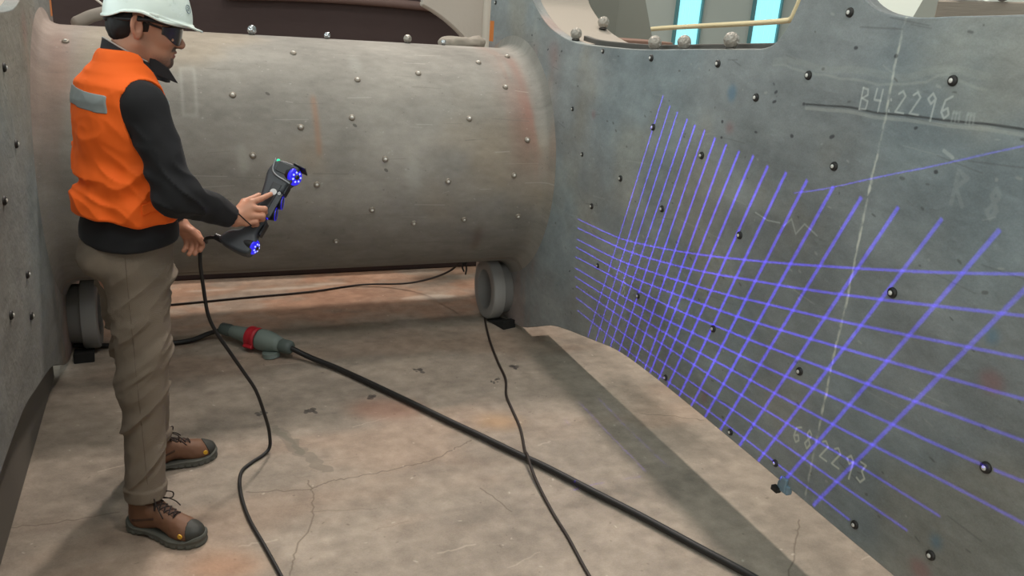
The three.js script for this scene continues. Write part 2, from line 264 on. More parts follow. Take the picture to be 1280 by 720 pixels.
    // chalk: the line and the writing
    for (let i = 0; i < 260; i++) { const y = lerp(0.37, 1.8, rnd()), z = 2.69 + (noise2(y * 6, 3) - 0.5) * 0.012; dot(z + rr(-0.003, 0.003), y, rr(0.8, 2), rr(3, 7), `rgba(214,214,200,${rr(0.08, y > 0.6 && y < 1.45 ? 0.42 : 0.2)})`); }
    const write = (text, z, y, hgt, slope, col, wd) => { let c = z; for (const ch of text) { for (const st of GLYPH[ch] ?? []) { g.strokeStyle = col; g.lineWidth = wd; g.lineCap = 'round'; g.lineJoin = 'round'; g.beginPath(); for (let i = 0; i < st.length; i += 2) { const q = px(c + st[i] * hgt * 0.8, y + (c - z) * slope + st[i + 1] * hgt); i ? g.lineTo(...q) : g.moveTo(...q); } g.stroke(); } c += hgt * (ch === ':' ? 0.55 : ch === ' ' ? 0.4 : 0.82); } };
    write('B4:2296', 2.592, 1.552, 0.058, 0.05, 'rgba(205,208,202,0.6)', 2.4); write('mm', 2.9, 1.562, 0.05, 0.03, 'rgba(190,194,188,0.35)', 2.6);
    write('68', 2.592, 0.515, 0.062, 0.1, 'rgba(210,212,200,0.75)', 2.6); write('2293', 2.712, 0.522, 0.062, 0.08, 'rgba(210,212,200,0.75)', 2.6);
    write('R', 2.95, 1.37, 0.08, 0, 'rgba(168,174,172,0.25)', 5); write('8', 3.05, 1.36, 0.07, 0, 'rgba(168,174,172,0.25)', 5);
    write('8', 1.44, 0.6, 0.07, 0, 'rgba(205,208,200,0.6)', 2.2);
    wavy([[2.235, 1.168], [2.3, 1.158], [2.36, 1.165]], 2, 'rgba(205,208,200,0.5)'); wavy([[2.38, 1.16], [2.41, 1.19], [2.44, 1.15], [2.47, 1.19], [2.53, 1.17]], 2.4, 'rgba(205,208,200,0.4)'); wavy([[2.9, 1.49], [2.93, 1.478]], 4, 'rgba(205,208,200,0.4)');
  });
  t.repeat.set(1 / PW, 1 / PH); t.offset.set(-Z0 / PW, 0);
  return t;
};
const steelBump = grey(1024, 512, (u, v) => 0.5 * fbm(u * 60, v * 40, 3, 4) + 0.3 * fbm(u * 14, v * 8, 3, 7) + 0.2 * fbm(u * 200, v * 140, 2, 11)); steelBump.repeat.set(1 / 2.4, 1 / 1.2);
const plateMat = (right) => std(0xffffff, 0.7, { map: plateTex(right), bumpMap: steelBump, bumpScale: 0.004 });
const MP = [plateMat(true), plateMat(false)];
const CONTOUR_TOP = [[2.42, 2.3], [2.43, 2.05], [2.47, 1.92], [2.53, 1.845], [2.6, 1.812], [2.69, 1.8], [2.76, 1.8], [2.83, 1.805], [3.02, 1.815], [3.3, 1.84], [5.2, 1.95]];
const NOTCH = [[-0.05, 2.4], [0, 2.2], [0.05, 2.02], [0.12, 1.9], [0.2, 1.805], [0.28, 1.755], [0.37, 1.71], [0.46, 1.676], [0.58, 1.647], [0.68, 1.63], [0.81, 1.62], [1.1, 1.622], [1.36, 1.63], [1.75, 1.657], [2.08, 1.68], [2.14, 1.685], [2.19, 1.702], [2.24, 1.755], [2.28, 1.84], [2.31, 1.95], [2.33, 2.3]];
const BOTTOM = [[-0.42, 0.015], [0.24, 0.015], [0.42, 0.05], [0.6, 0.125], [0.78, 0.2], [0.93, 0.24], [1.23, 0.302], [1.45, 0.345], [1.7, 0.36], [2.26, 0.36], [3.06, 0.345], [5.2, 0.34]];
const smooth = (pts, per = 4) => { const c = new THREE.CatmullRomCurve3(pts.map(([a, b]) => V(a, b, 0)), false, 'centripetal'), out = []; for (let i = 0; i < pts.length - 1; i++) for (let k = 0; k < per; k++) { const p = c.getPoint((i + k / per) / (pts.length - 1)); out.push([p.x, p.y]); } out.push(pts[pts.length - 1]); return out; };
const plateShape = new THREE.Shape([...smooth(BOTTOM), ...smooth(CONTOUR_TOP).reverse(), ...smooth(NOTCH).reverse(), [-0.42, 2.4]].map(([z, y]) => new THREE.Vector2(z, y)));
// extrude a (z, y) shape along x from xa to xb
function along(shape, xa, xb, bevel = 0.004) {
  const g = new THREE.ExtrudeGeometry(shape, { depth: xb - xa - 2 * bevel, bevelEnabled: bevel > 0, bevelThickness: bevel, bevelSize: bevel, bevelOffset: -bevel, bevelSegments: 2, curveSegments: 8 });
  g.applyMatrix4(basis(V(0, 0, 1), V(0, 1, 0), V(-1, 0, 0), V(xb - bevel, 0, 0)));
  return g;
}
const chassis = thing('steel_chassis', 'huge grey steel chassis of two side plates joined by a thick round cross tube', 'machine frame', [-W / 2, 0, 0]);
const part = (name, geo, mat, parent = chassis) => { if (parent === chassis) geo.translate(W / 2, 0, 0); return mesh(name, geo, mat, parent); };
part('side_plate', along(plateShape, 0, PT), MP[0]);
part('side_plate', along(plateShape, -W - PT, -W), MP[1]);
// curved flange that widens the first notch, and the bar behind the plate's top edge
const lipTop = smooth(NOTCH.slice(1, 11)), lipShape = new THREE.Shape([...lipTop, ...lipTop.map(([z, y]) => [z - 0.02, y - 0.045]).reverse()].map(([z, y]) => new THREE.Vector2(z, y)));
const lipMat = std(0xa0968a, 0.75, { bumpMap: steelBump, bumpScale: 0.002 });
part('notch_flange', along(lipShape, PT - 0.002, 0.335), lipMat); part('notch_flange', along(lipShape, -W - 0.335, -W - PT + 0.002), lipMat);
const barTop = smooth(NOTCH.slice(9, 17)), barShape = new THREE.Shape([...barTop.map(([z, y]) => [z, y + 0.022]), ...barTop.map(([z, y]) => [z, y - 0.1]).reverse()].map(([z, y]) => new THREE.Vector2(z, y)));
part('edge_bar', along(barShape, 0.08, 0.105), std(0x57534e, 0.7)); for (const [y, z] of [[1.57, 1.0], [1.6, 1.9]]) part('bar_bracket', box(0.06, 0.05, 0.06, 0.075, y, z), std(0x57534e, 0.7));
// box stiffener outside each plate (unseen, added to widen the floor shadow), the plate beyond, its strut
const shadowStiff = smooth(BOTTOM.slice(2)), shadowStiffShape = new THREE.Shape([...shadowStiff, ...shadowStiff.map(([z, y]) => [z, y + 0.5]).reverse()].map(([z, y]) => new THREE.Vector2(z, y))), RAW = std(0x7d7a74, 0.75);
part('shadow_stiffener', along(shadowStiffShape, PT - 0.001, 0.15), RAW); part('shadow_stiffener', along(shadowStiffShape, -W - 0.15, -W - PT + 0.001), RAW); part('shade_skirt', box(0.06, 0.7, 4.6, -W - 0.08, 0.352, 2.75, 0.006), std(0x6a645c, 0.8));  // dark box added to stand for shaded floor under the left plate
part('outer_plate', box(0.05, 0.42, 2.83, 0.47, 1.655, 3.785, 0.006), std(0x97897b, 0.75, { bumpMap: steelBump, bumpScale: 0.003 })); part('plate_strut', box(0.42, 0.08, 0.1, 0.25, 1.55, 3.4), std(0x8b8177, 0.7));
// cross tube
const tubeTex = (() => {
  const w = 2048, h = 1024, px = (x, deg) => [((x + W) / W) * w, (1 - (deg + 60) / 180) * h];
  return canvas(w, h, (u, v) => {
    const x = u * W, y = v * Math.PI * R, c = steel(u, v, x * 0.8, y * 0.8, [157, 152, 144], 301);
    const ends = Math.max(sstep(0.3, 0.06, W - x), sstep(0.26, 0.05, x) * 0.4) * sstep(0.38, 0.6, fbm(x * 7, y * 1.6, 4, 340)) * sstep(0.5, 0.95, y) ;
    const st = (fbm(x * 1.2, y * 26, 3, 360) - 0.5) * 4;
    return [c[0] + 8 * ends + st, c[1] - 18 * ends + st, c[2] - 22 * ends + st];
  }, (g) => {
    const smear = (x, d0, d1, wd, col, blur = 6) => { g.save(); g.filter = `blur(${blur}px)`; g.strokeStyle = col; g.lineWidth = wd; g.lineCap = 'round'; g.beginPath(); g.moveTo(...px(x, d0)); g.lineTo(...px(x + 0.01, d1)); g.stroke(); g.restore(); };
    smear(-1.17, 36, 12, 18, 'rgba(168,118,92,0.55)', 7); smear(-0.115, 68, 30, 40, 'rgba(150,96,82,0.4)', 16); smear(-2.2, 66, 40, 60, 'rgba(150,104,90,0.24)', 20); smear(-0.34, -30, -42, 30, 'rgba(92,66,56,0.4)', 12);
    smear(-0.72, 4, 0, 60, 'rgba(190,190,182,0.28)', 10); smear(-1.5, 12, 6, 40, 'rgba(192,190,182,0.3)', 8); smear(-0.95, 60, 55, 50, 'rgba(188,186,178,0.25)', 12);
    g.save(); g.filter = 'blur(4px)'; g.strokeStyle = 'rgba(205,203,194,0.3)'; g.lineWidth = 9; g.strokeRect(...px(-1.73, 50), 50, 130); g.restore();
    for (let i = 0; i < 420; i++) { const [a, b] = px(rr(-W, 0), rr(-50, 110)); g.fillStyle = rnd() < 0.6 ? 'rgba(96,92,86,0.35)' : 'rgba(196,192,184,0.35)'; g.beginPath(); g.ellipse(a, b, rr(1, 5), rr(0.8, 2), rr(-0.4, 0.4), 0, 7); g.fill(); }
    for (let i = 0; i < 60; i++) { const x = rr(-W, 0), d = rr(-40, 90), l = rr(0.03, 0.2); g.strokeStyle = rnd() < 0.5 ? 'rgba(110,104,98,0.35)' : 'rgba(190,186,178,0.35)'; g.lineWidth = rr(1, 3); g.beginPath(); g.moveTo(...px(x, d)); g.lineTo(...px(x + l, d + rr(-1, 1))); g.stroke(); }
    for (const [x, d] of [[-1.37, 38], [-0.85, 4], [-0.99, 24]]) { const [a, b] = px(x, d); g.fillStyle = 'rgba(70,66,62,0.6)'; g.beginPath(); g.ellipse(a, b, 9, 4, 0.3, 0, 7); g.fill(); }
  });
})();
{
  const NX = 96, NA = 128, P = [], UV = [], I = [], F = 0.07;
  for (let i = 0; i <= NX; i++) {
    const t = i / NX, x = -W + W * (t < 0.1 ? t * t * 5 + t * 0.5 : t > 0.9 ? 1 - ((1 - t) * (1 - t) * 5 + (1 - t) * 0.5) : t), e = Math.min(-x, x + W), r = R + (e < F ? F - Math.sqrt(F * F - (F - e) * (F - e)) : 0);
    for (let j = 0; j <= NA; j++) { const a = (j / NA) * Math.PI * 2; P.push(x, H + r * Math.sin(a), r * Math.cos(a)); let deg = (a * 180) / Math.PI; if (deg > 300) deg -= 360; UV.push((x + W) / W, (deg + 60) / 180); }
  }
  for (let i = 0; i < NX; i++) for (let j = 0; j < NA; j++) { const a = i * (NA + 1) + j, b = a + NA + 1; I.push(a, a + 1, b, b, a + 1, b + 1); }
  const g = new THREE.BufferGeometry(); g.setAttribute('position', new THREE.Float32BufferAttribute(P, 3)); g.setAttribute('uv', new THREE.Float32BufferAttribute(UV, 2)); g.setIndex(I); g.computeVertexNormals();
  part('cross_tube', g, std(0xffffff, 0.85, { map: tubeTex, bumpMap: steelBump, bumpScale: 0.003, side: THREE.DoubleSide }));
}
// pin bosses at the foot of the plates
for (const s of [1, -1]) {
  const g = lathe([[0.112, 0.06], [0.112, 0.122], [0.12, 0.13], [0.168, 0.13], [0.177, 0.12], [0.177, 0.062], [0.17, 0.055], [0.148, 0.055], [0.145, -0.004], [0.112, -0.004], [0.112, 0.06]], 56); g.rotateZ(s > 0 ? Math.PI / 2 : -Math.PI / 2); g.translate(s > 0 ? 0 : -W, 0.178, 0.098);
  const boss = part('pin_boss', g, std(0x8f8d8a, 0.6));
  const b = lathe([[0, 0.03], [0.05, 0.03], [0.055, 0.045], [0.1, 0.045], [0.117, 0.02], [0.117, 0]], 40); b.rotateZ(s > 0 ? Math.PI / 2 : -Math.PI / 2); b.translate(s > 0 ? W / 2 : -W / 2, 0.178, 0.098);
  mesh('pin', b, std(0x2f2d2c, 0.5, { metalness: 0.4 }), boss);
}

// ------------------------------------------------------------------ reflective markers stuck on the steel
const M_BLACK = std(0x24211f, 0.55), M_DOT = std(0xd9d6cf, 0.35), M_MAGNET = std(0x4a4641, 0.45, { metalness: 0.5 }), M_TAN = std(0x8c8377, 0.5, { metalness: 0.3 });
const mkBase = lathe([[0, 0], [0.017, 0], [0.0178, 0.002], [0.0165, 0.0075], [0.013, 0.0105], [0.0085, 0.0112], [0, 0.0112]], 20);
const mkDot = lathe([[0, 0.0114], [0.0076, 0.0114], [0.007, 0.0138], [0.004, 0.0152], [0, 0.0156]], 16);
const proto = new THREE.Group(), pb = mesh('base', mkBase, M_BLACK, proto), pd = mesh('reflective_dot', mkDot, M_DOT, proto);
function marker(pos, nrm, label, group, size = 1, baseMat) {
  const m = proto.clone(); m.name = numbered('reflective_marker'); m.applyMatrix4(onNormal(pos, nrm)); m.scale.setScalar(size); if (baseMat) m.children[0].material = baseMat; scene.add(m);
  return tag(m, label, 'marker', group);
}
const ON_TUBE = 'reflective markers on the cross tube', ON_PLATE = 'reflective markers on the side plate with the blue lines', ON_FAR = 'reflective markers on the plate behind the worker';
for (const [x, deg, where] of [
  [-2.183, 64.5, 'high on the tube behind the neck of the worker'], [-1.521, 36.8, 'on the tube level with the chest of the worker'], [-1.228, 63.7, 'near the tube top between the worker and the rust streak'],
  [-0.952, 47, 'on the upper tube right of the rust streak, above a scratched one'], [-0.645, 52.4, 'on the upper tube below the round grey ball'], [-0.303, 62.9, 'near the tube top short of the reddish weld'], [-0.203, 45.8, 'on the tube beside the top of the reddish weld stain'],
  [-0.117, 70.9, 'at the top corner where tube and lined plate meet'], [-1.001, 27.5, 'on the tube over a small scratch, right of the rust streak'], [-1.237, 22.8, 'on the tube just left of the foot of the rust streak'], [-0.425, 28.1, 'alone in the middle of the tube half nearer the lined plate'],
  [-1.452, 10.6, 'on the tube just above the green light of the scanner'], [-0.854, 9, 'in the middle of the tube over a scuffed patch'], [-0.125, 18.3, 'on the tube by the weld at mid height'], [-0.542, -1.3, 'on the tube below its middle, left of the weld pair'], [-0.196, 1.4, 'on the tube short of the weld, second from below'],
  [-1.174, -2.2, 'on the tube just right of the upper scanner lens'], [-0.911, -14.8, 'on the lower tube right of the middle of the scanner'], [-0.695, -22.8, 'lowest in the middle of the dark tube underside'], [-0.435, -21.5, 'on the dark lower tube, left of the last one by the weld'], [-0.142, -20.4, 'lowest by the weld on the dark lower tube'], [-1.069, -32.9, 'lowest of all, on the dark tube right of the lower scanner lens'],
]) { const a = (deg * Math.PI) / 180, n = V(0, Math.sin(a), Math.cos(a)); marker(V(x, H, 0).addScaledVector(n, R - 0.001), n, 'small round marker ' + where, ON_TUBE, 0.85, M_TAN); }
for (const [z, y, where, s = 1] of [
  [2.88, 1.657, 'above the chalk figures high on the lined plate'], [2.493, 1.804, 'between the two cut-outs at the very top of the lined plate'], [2.372, 1.622, 'left of and above the start of the long scratch'], [2.145, 1.53, 'below the far end of the notch edge, beside a blue smudge'], [1.91, 1.618, 'just under the notch edge below the cyan window pane'],
  [1.462, 1.603, 'just under the notch edge below the pipe end'], [1.048, 1.601, 'just under the notch edge below the pale curved flange', 0.8], [1.539, 1.343, 'touching the first steep blue line near its upper end'], [0.798, 1.318, 'left of the small red smudge near the tube weld', 0.8], [0.944, 1.127, 'on bare grey steel right of the weld at mid height', 0.8],
  [1.326, 1.092, 'on bare grey steel between the weld and the steep lines'], [1.091, 0.913, 'just above the left ends of the flat blue lines'], [1.678, 1.044, 'among the first steep blue lines above the flat ones'], [1.891, 1.294, 'between two steep blue lines near their upper ends'], [2.546, 1.382, 'above the tops of the bright steep lines, left of the chalk line'],
  [1.208, 0.662, 'among the left ends of the flat blue lines', 0.85], [1.583, 0.646, 'beside the small chalk scribble in the fine grid', 0.9], [2.175, 1.073, 'between two bright steep lines in the middle'], [2.113, 0.706, 'in the middle of the blue grid, left of the bright crossing lines'], [2.846, 1.098, 'right of the chalk line under the second flat blue line', 1.1],
  [2.569, 0.742, 'left of the chalk line above the lower chalk figures'], [3.227, 0.784, 'on the lowest bright line, nearest to the camera', 1.1], [2.542, 0.4, 'by the lower edge left of the lower chalk figures', 0.9], [1.862, 0.397, 'by the lower edge in the fine part of the grid', 0.9], [2.299, 0.385, 'by the lower edge in the middle of the grid', 0.9],
  [2.899, 0.403, 'by the lower edge under the last blue crossing', 0.95], [3.15, 0.478, 'between the red and blue smudges at the bottom'], [-0.336, 1.778, 'above the orange primer at the far plate end', 0.9],
]) marker(V(0.001, y, z), V(-1, 0, 0), 'small round marker ' + where, ON_PLATE, s * 0.78);
for (const [z, y, where] of [[1.085, 1.442, 'highest on the plate behind the worker'], [1.037, 1.174, 'on the plate behind the worker at elbow height'], [1.377, 1.048, 'on the plate behind the worker at hip height, by the picture edge'], [1.507, 0.7, 'low on the dark plate, nearest to the camera'], [1.158, 0.566, 'lowest on the dark plate behind the worker'], [1.134, 0.718, 'on the dark plate just above the lowest one']])
  marker(V(-W - 0.001, y, z), V(1, 0, 0), 'small round marker ' + where, ON_FAR, 0.9);

// ball targets on magnet feet
const ballGeo = (() => { const g = new THREE.IcosahedronGeometry(1, 4).toNonIndexed(), p = g.attributes.position; for (let i = 0; i < p.count; i++) { const x = p.getX(i), y = p.getY(i), z = p.getZ(i), k = 1 + 0.16 * (noise3(x * 7 + 9, y * 7 + 9, z * 7 + 9) - 0.5); p.setXYZ(i, x * k, y * k, z * k); } g.computeVertexNormals(); return g; })();
const M_BALL = std(0x99938a, 0.4, { metalness: 0.3 }), M_CHROME = std(0xc9ccd0, 0.16, { metalness: 0.9 });
function ballTarget(x, y, z, r, label, group, mat) {
  const g = thing('ball_target', label, 'target', [x, y, z], group);
  mesh('foot', lathe([[0, 0], [r * 0.7, 0], [r * 0.7, 0.006], [r * 0.36, 0.012], [r * 0.3, r * 0.5], [0, r * 0.5]], 20), M_MAGNET, g);
  const b = mesh('ball', ballGeo, mat, g); b.scale.setScalar(r); b.position.y = r * 1.15;
}
const LEDGE = 'round ball targets on the top edge of the lined plate';
ballTarget(0.03, 1.628, 0.7, 0.027, 'textured grey ball target at the foot of the pale curved flange', LEDGE, M_BALL);
ballTarget(0.3, 1.683, 0.45, 0.029, 'textured grey ball target up on the pale curved flange', LEDGE, M_BALL);
ballTarget(0.026, 1.63, 1.43, 0.027, 'grey ball target on the notch edge beside the end of the pipe', LEDGE, M_BALL);
ballTarget(0.026, 1.645, 1.64, 0.026, 'grey ball target on the notch edge below the first cyan window pane', LEDGE, M_BALL);
ballTarget(0.026, 1.668, 1.93, 0.027, 'grey ball target on the notch edge in front of the second cyan window pane', LEDGE, M_BALL);
const clip = (x, r, label, mat) => ballTarget(x, H + R - 0.002, 0.0, r, label, 'targets along the tube top', mat);
clip(-1.39, 0.022, 'shiny chrome knob on the tube top, nearest to the worker', M_CHROME); clip(-1.025, 0.016, 'shiny chrome knob on the tube top, between the other chrome ones', M_CHROME);
clip(-0.607, 0.021, 'dull grey ball on the tube top, between two chrome knobs', M_BALL); clip(-0.41, 0.014, 'small chrome knob on the tube top beside the grey lump', M_CHROME);
{ // clamp with ring on the outer plate
  const g = thing('clamp', 'black clamp with a round ring sitting in the last cut-out', 'clamp', [0.46, 1.892, 2.5]);
  mesh('jaw', join(box(0.05, 0.03, 0.11, 0, 0.01, 0, 0.008), box(0.03, 0.03, 0.14, 0, 0.04, 0.01, 0.008), box(0.03, 0.05, 0.03, -0.005, -0.0, -0.05, 0.008)), std(0x1c1b1a, 0.5), g);
  const t = new THREE.TorusGeometry(0.02, 0.008, 10, 28); t.rotateY(Math.PI / 2); t.translate(-0.02, 0.0, 0.1); mesh('ring', t, std(0x8d8a84, 0.4, { metalness: 0.6 }), g);
}
{ // small block under the plate's lower edge
  const g = thing('clip', 'small blue grey clip with dark gap on the lower edge of the lined plate', 'clip', [-0.004, 0.345, 2.602]);
  mesh('body', join(box(0.022, 0.03, 0.05, 0.004, 0.0, 0, 0.004), box(0.012, 0.05, 0.03, -0.004, 0.012, 0.0, 0.004)), std(0x6f8694, 0.55), g); mesh('jaw', box(0.02, 0.018, 0.03, -0.012, -0.014, -0.02, 0.003), std(0x161514, 0.7), g);
}
// chocks under the bosses
const chockGeo = (() => { const s = new THREE.Shape([[-0.1, 0], [0.1, 0], [0.095, 0.05], [0.05, 0.045], [0.0, 0.02], [-0.09, 0.006]].map((p) => new THREE.Vector2(...p))); const g = new THREE.ExtrudeGeometry(s, { depth: 0.09, bevelEnabled: true, bevelSize: 0.005, bevelThickness: 0.005, bevelSegments: 2 }); g.translate(0, 0.0055, -0.045); return g; })();
for (const [x, z, t, l] of [[-0.06, 0.225, -1.3, 'black rubber wedge under the steel ring near the lined plate'], [-2.24, 0.225, -1.5, 'black rubber wedge under the steel ring behind the worker']]) { const c = mesh('wheel_chock', chockGeo, std(0x12100f, 0.85)); c.position.set(x, 0, z); c.rotation.y = t; c.scale.set(0.8, 0.75, 0.9); tag(c, l, 'wedge'); }

// ------------------------------------------------------------------ what stands behind the tube
{
  const g = thing('dark_steel_body', 'tall dark brown steel body standing behind the cross tube', 'machine body', [-1.2, 0, -2.9]);
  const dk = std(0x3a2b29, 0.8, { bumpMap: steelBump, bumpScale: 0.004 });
  mesh('front_panel', box(4.6, 2.3, 1.0, 0, 1.15, 0, 0.02), dk, g);
  const arc = []; for (let i = 0; i <= 24; i++) { const x = lerp(-0.15, 1.75, i / 24); arc.push([x, 1.73 - 0.03 * Math.pow((i / 24 - 0.5) * 2, 2), 0.54]); }
  mesh('rib', tube(arc, 0.035, 40, 10), std(0x66514b, 0.75), g);
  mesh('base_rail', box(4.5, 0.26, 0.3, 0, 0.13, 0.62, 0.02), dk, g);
}
{ // skid beam low behind the tube
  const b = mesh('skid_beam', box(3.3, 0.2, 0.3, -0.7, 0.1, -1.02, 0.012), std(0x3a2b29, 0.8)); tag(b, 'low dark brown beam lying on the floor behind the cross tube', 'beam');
}
{ // grey bracket between the dark body and the lined plate
  const g = thing('steel_bracket', 'grey steel bracket with a curved gusset and a round post beside the orange primer', 'bracket', [0.1, 0, -1.35]);
  const s = new THREE.Shape(); s.moveTo(-0.3, 2.1); s.lineTo(-0.26, 1.74); s.quadraticCurveTo(-0.06, 1.66, 0.12, 1.47); s.lineTo(0.17, 1.48); s.lineTo(0.17, 1.66); s.lineTo(0.14, 2.1); s.closePath();
  const e = new THREE.ExtrudeGeometry(s, { depth: 0.05, bevelEnabled: true, bevelSize: 0.006, bevelThickness: 0.006, bevelSegments: 2, curveSegments: 20 }); const gm = std(0xb3aaa0, 0.7, { bumpMap: steelBump, bumpScale: 0.003 });
  mesh('gusset', e, gm, g);
  const edge = []; for (let i = 0; i <= 16; i++) { const t = i / 16, a = (1 - t) * (1 - t), b = 2 * t * (1 - t), c = t * t; edge.push([-0.26 * a - 0.06 * b + 0.12 * c, 1.74 * a + 1.66 * b + 1.47 * c, 0.03]); }
  mesh('edge_rib', tube(edge, 0.022, 30, 10), std(0xa39a90, 0.65), g);
  mesh('post', tube([[0.21, 0.02, 0.06], [0.21, 1.2, 0.06], [0.2, 1.7, 0.06], [0.19, 2.4, 0.06]], 0.036, 30, 16), std(0xc0b7ab, 0.6), g);
  mesh('foot_plate', box(0.5, 0.03, 0.3, 0.1, 0.015, 0.02, 0.005), gm, g); mesh('stem', box(0.1, 1.5, 0.05, 0.12, 0.75, 0.02), gm, g);
}
{ // lug at the tube end
  const f = (x, y, z) => smin(smin(ell(x, y, z, [-0.33, 1.548, -0.14], [0.07, 0.035, 0.05]), ell(x, y, z, [-0.24, 1.552, -0.13], [0.08, 0.03, 0.05]), 0.03), ell(x, y, z, [-0.17, 1.556, -0.15], [0.05, 0.04, 0.05]), 0.03) + 0.012 * (noise3(x * 40, y * 40, z * 40) - 0.5);
  const m = mesh('rag', nets(f, [-0.45, 1.48, -0.24], [-0.08, 1.63, -0.05], 0.008), std(0x8f877c, 0.9)); tag(m, 'crumpled grey rag on the tube top next to the lined plate', 'rag');
}
{ // pale hose and thin rod behind the worker's neck
  const h = mesh('hose', tube([[-2.17, 1.545, -0.2], [-2.1, 1.58, -0.22], [-2.0, 1.605, -0.24], [-1.86, 1.6, -0.26], [-1.74, 1.55, -0.26]], 0.03, 40, 14), std(0x8f877e, 0.7)); tag(h, 'short grey hose lying on the tube behind the neck of the worker', 'hose');
  const r = mesh('wire', tube([[-1.92, 1.54, -0.1], [-2.0, 1.6, -0.1], [-2.08, 1.66, -0.12], [-2.115, 1.69, -0.13]], 0.005, 24, 8), std(0xc8c2b8, 0.6)); tag(r, 'thin pale wire sticking up from the tube behind the neck of the worker', 'wire');
}
// beyond the lined plate
{
  const g = thing('bent_pipe', 'cream coloured bent pipe crossing in front of the cyan window panes', 'pipe', [4, 0, -3.8]);
  mesh('pipe', tube([[0, 1.6, -1.75], [0, 1.64, -1.38], [0, 1.83, 1.1], [0, 1.845, 1.17], [0, 1.9, 1.2], [0, 2.3, 1.36], [0, 3.2, 1.7]], 0.028, 80, 12), std(0xc9bf9b, 0.5), g);
  mesh('post', tube([[0.05, 0.01, 1.75], [0.02, 1.6, 1.72], [0, 3.2, 1.7]], 0.03, 20, 12), std(0xc9bf9b, 0.5), g); mesh('post', tube([[0, 0.01, -1.76], [0, 1.6, -1.75]], 0.03, 12, 12), std(0xc9bf9b, 0.5), g);
}
{
  const g = thing('grey_cabinet', 'grey steel cabinet with slanted side left of the cyan window panes', 'cabinet', [2.6, 0, -4.2]);
  const s = new THREE.Shape([[-1.2, 0], [0.42, 0], [0.42, 1.5], [0.02, 2.6], [-1.2, 2.6]].map((p) => new THREE.Vector2(...p))); const e = new THREE.ExtrudeGeometry(s, { depth: 0.6, bevelEnabled: true, bevelSize: 0.015, bevelThickness: 0.015, bevelSegments: 2 });
  mesh('body', e, std(0x85877f, 0.75), g); mesh('door_panel', box(1.1, 2.2, 0.02, -0.6, 1.25, 0.63, 0.006), std(0x7d7f77, 0.7), g); mesh('handle', box(0.03, 0.2, 0.03, -0.15, 1.2, 0.65, 0.008), std(0x333333, 0.5), g);
  const b = thing('brown_crate', 'brown crate with a red edge in front of the grey cabinet', 'crate', [2.15, 0, -2.7]);
  mesh('body', box(0.75, 1.5, 0.5, 0, 0.75, 0, 0.02), std(0x8a6c5c, 0.8), b); mesh('edge_strip', box(0.05, 1.46, 0.02, 0.34, 0.75, 0.26, 0.004), std(0xa24b36, 0.7), b); mesh('lid', box(0.79, 0.06, 0.54, 0, 1.53, 0, 0.012), std(0x7c6154, 0.8), b);
}
{
  const g = thing('white_cabinet', 'white sheet metal cabinet seen through the last cut-out', 'cabinet', [4.4, 0, -1.15]);
  mesh('body', box(0.5, 2.3, 1.2, 0, 1.15, 0, 0.02), std(0xdfe6dd, 0.6), g); mesh('door_panel', box(0.02, 2.1, 1.1, -0.26, 1.15, 0, 0.006), std(0xdbe3da, 0.55), g); mesh('handle', box(0.03, 0.16, 0.02, -0.28, 1.2, 0.1, 0.006), std(0x555a58, 0.5), g);
  const p = thing('grey_board', 'sloping grey board leaning beside the white cabinet', 'board', [2.0, 0, -0.27]);
  const q = mesh('board', box(0.04, 2.4, 0.5, 0, 1.2, 0.42, 0.006), std(0x8d8f86, 0.8), p); q.rotation.x = 0.45; mesh('batten', box(0.03, 0.06, 0.48, -0.03, 0.9, 0.92, 0.004), std(0x85877e, 0.8), p);
}

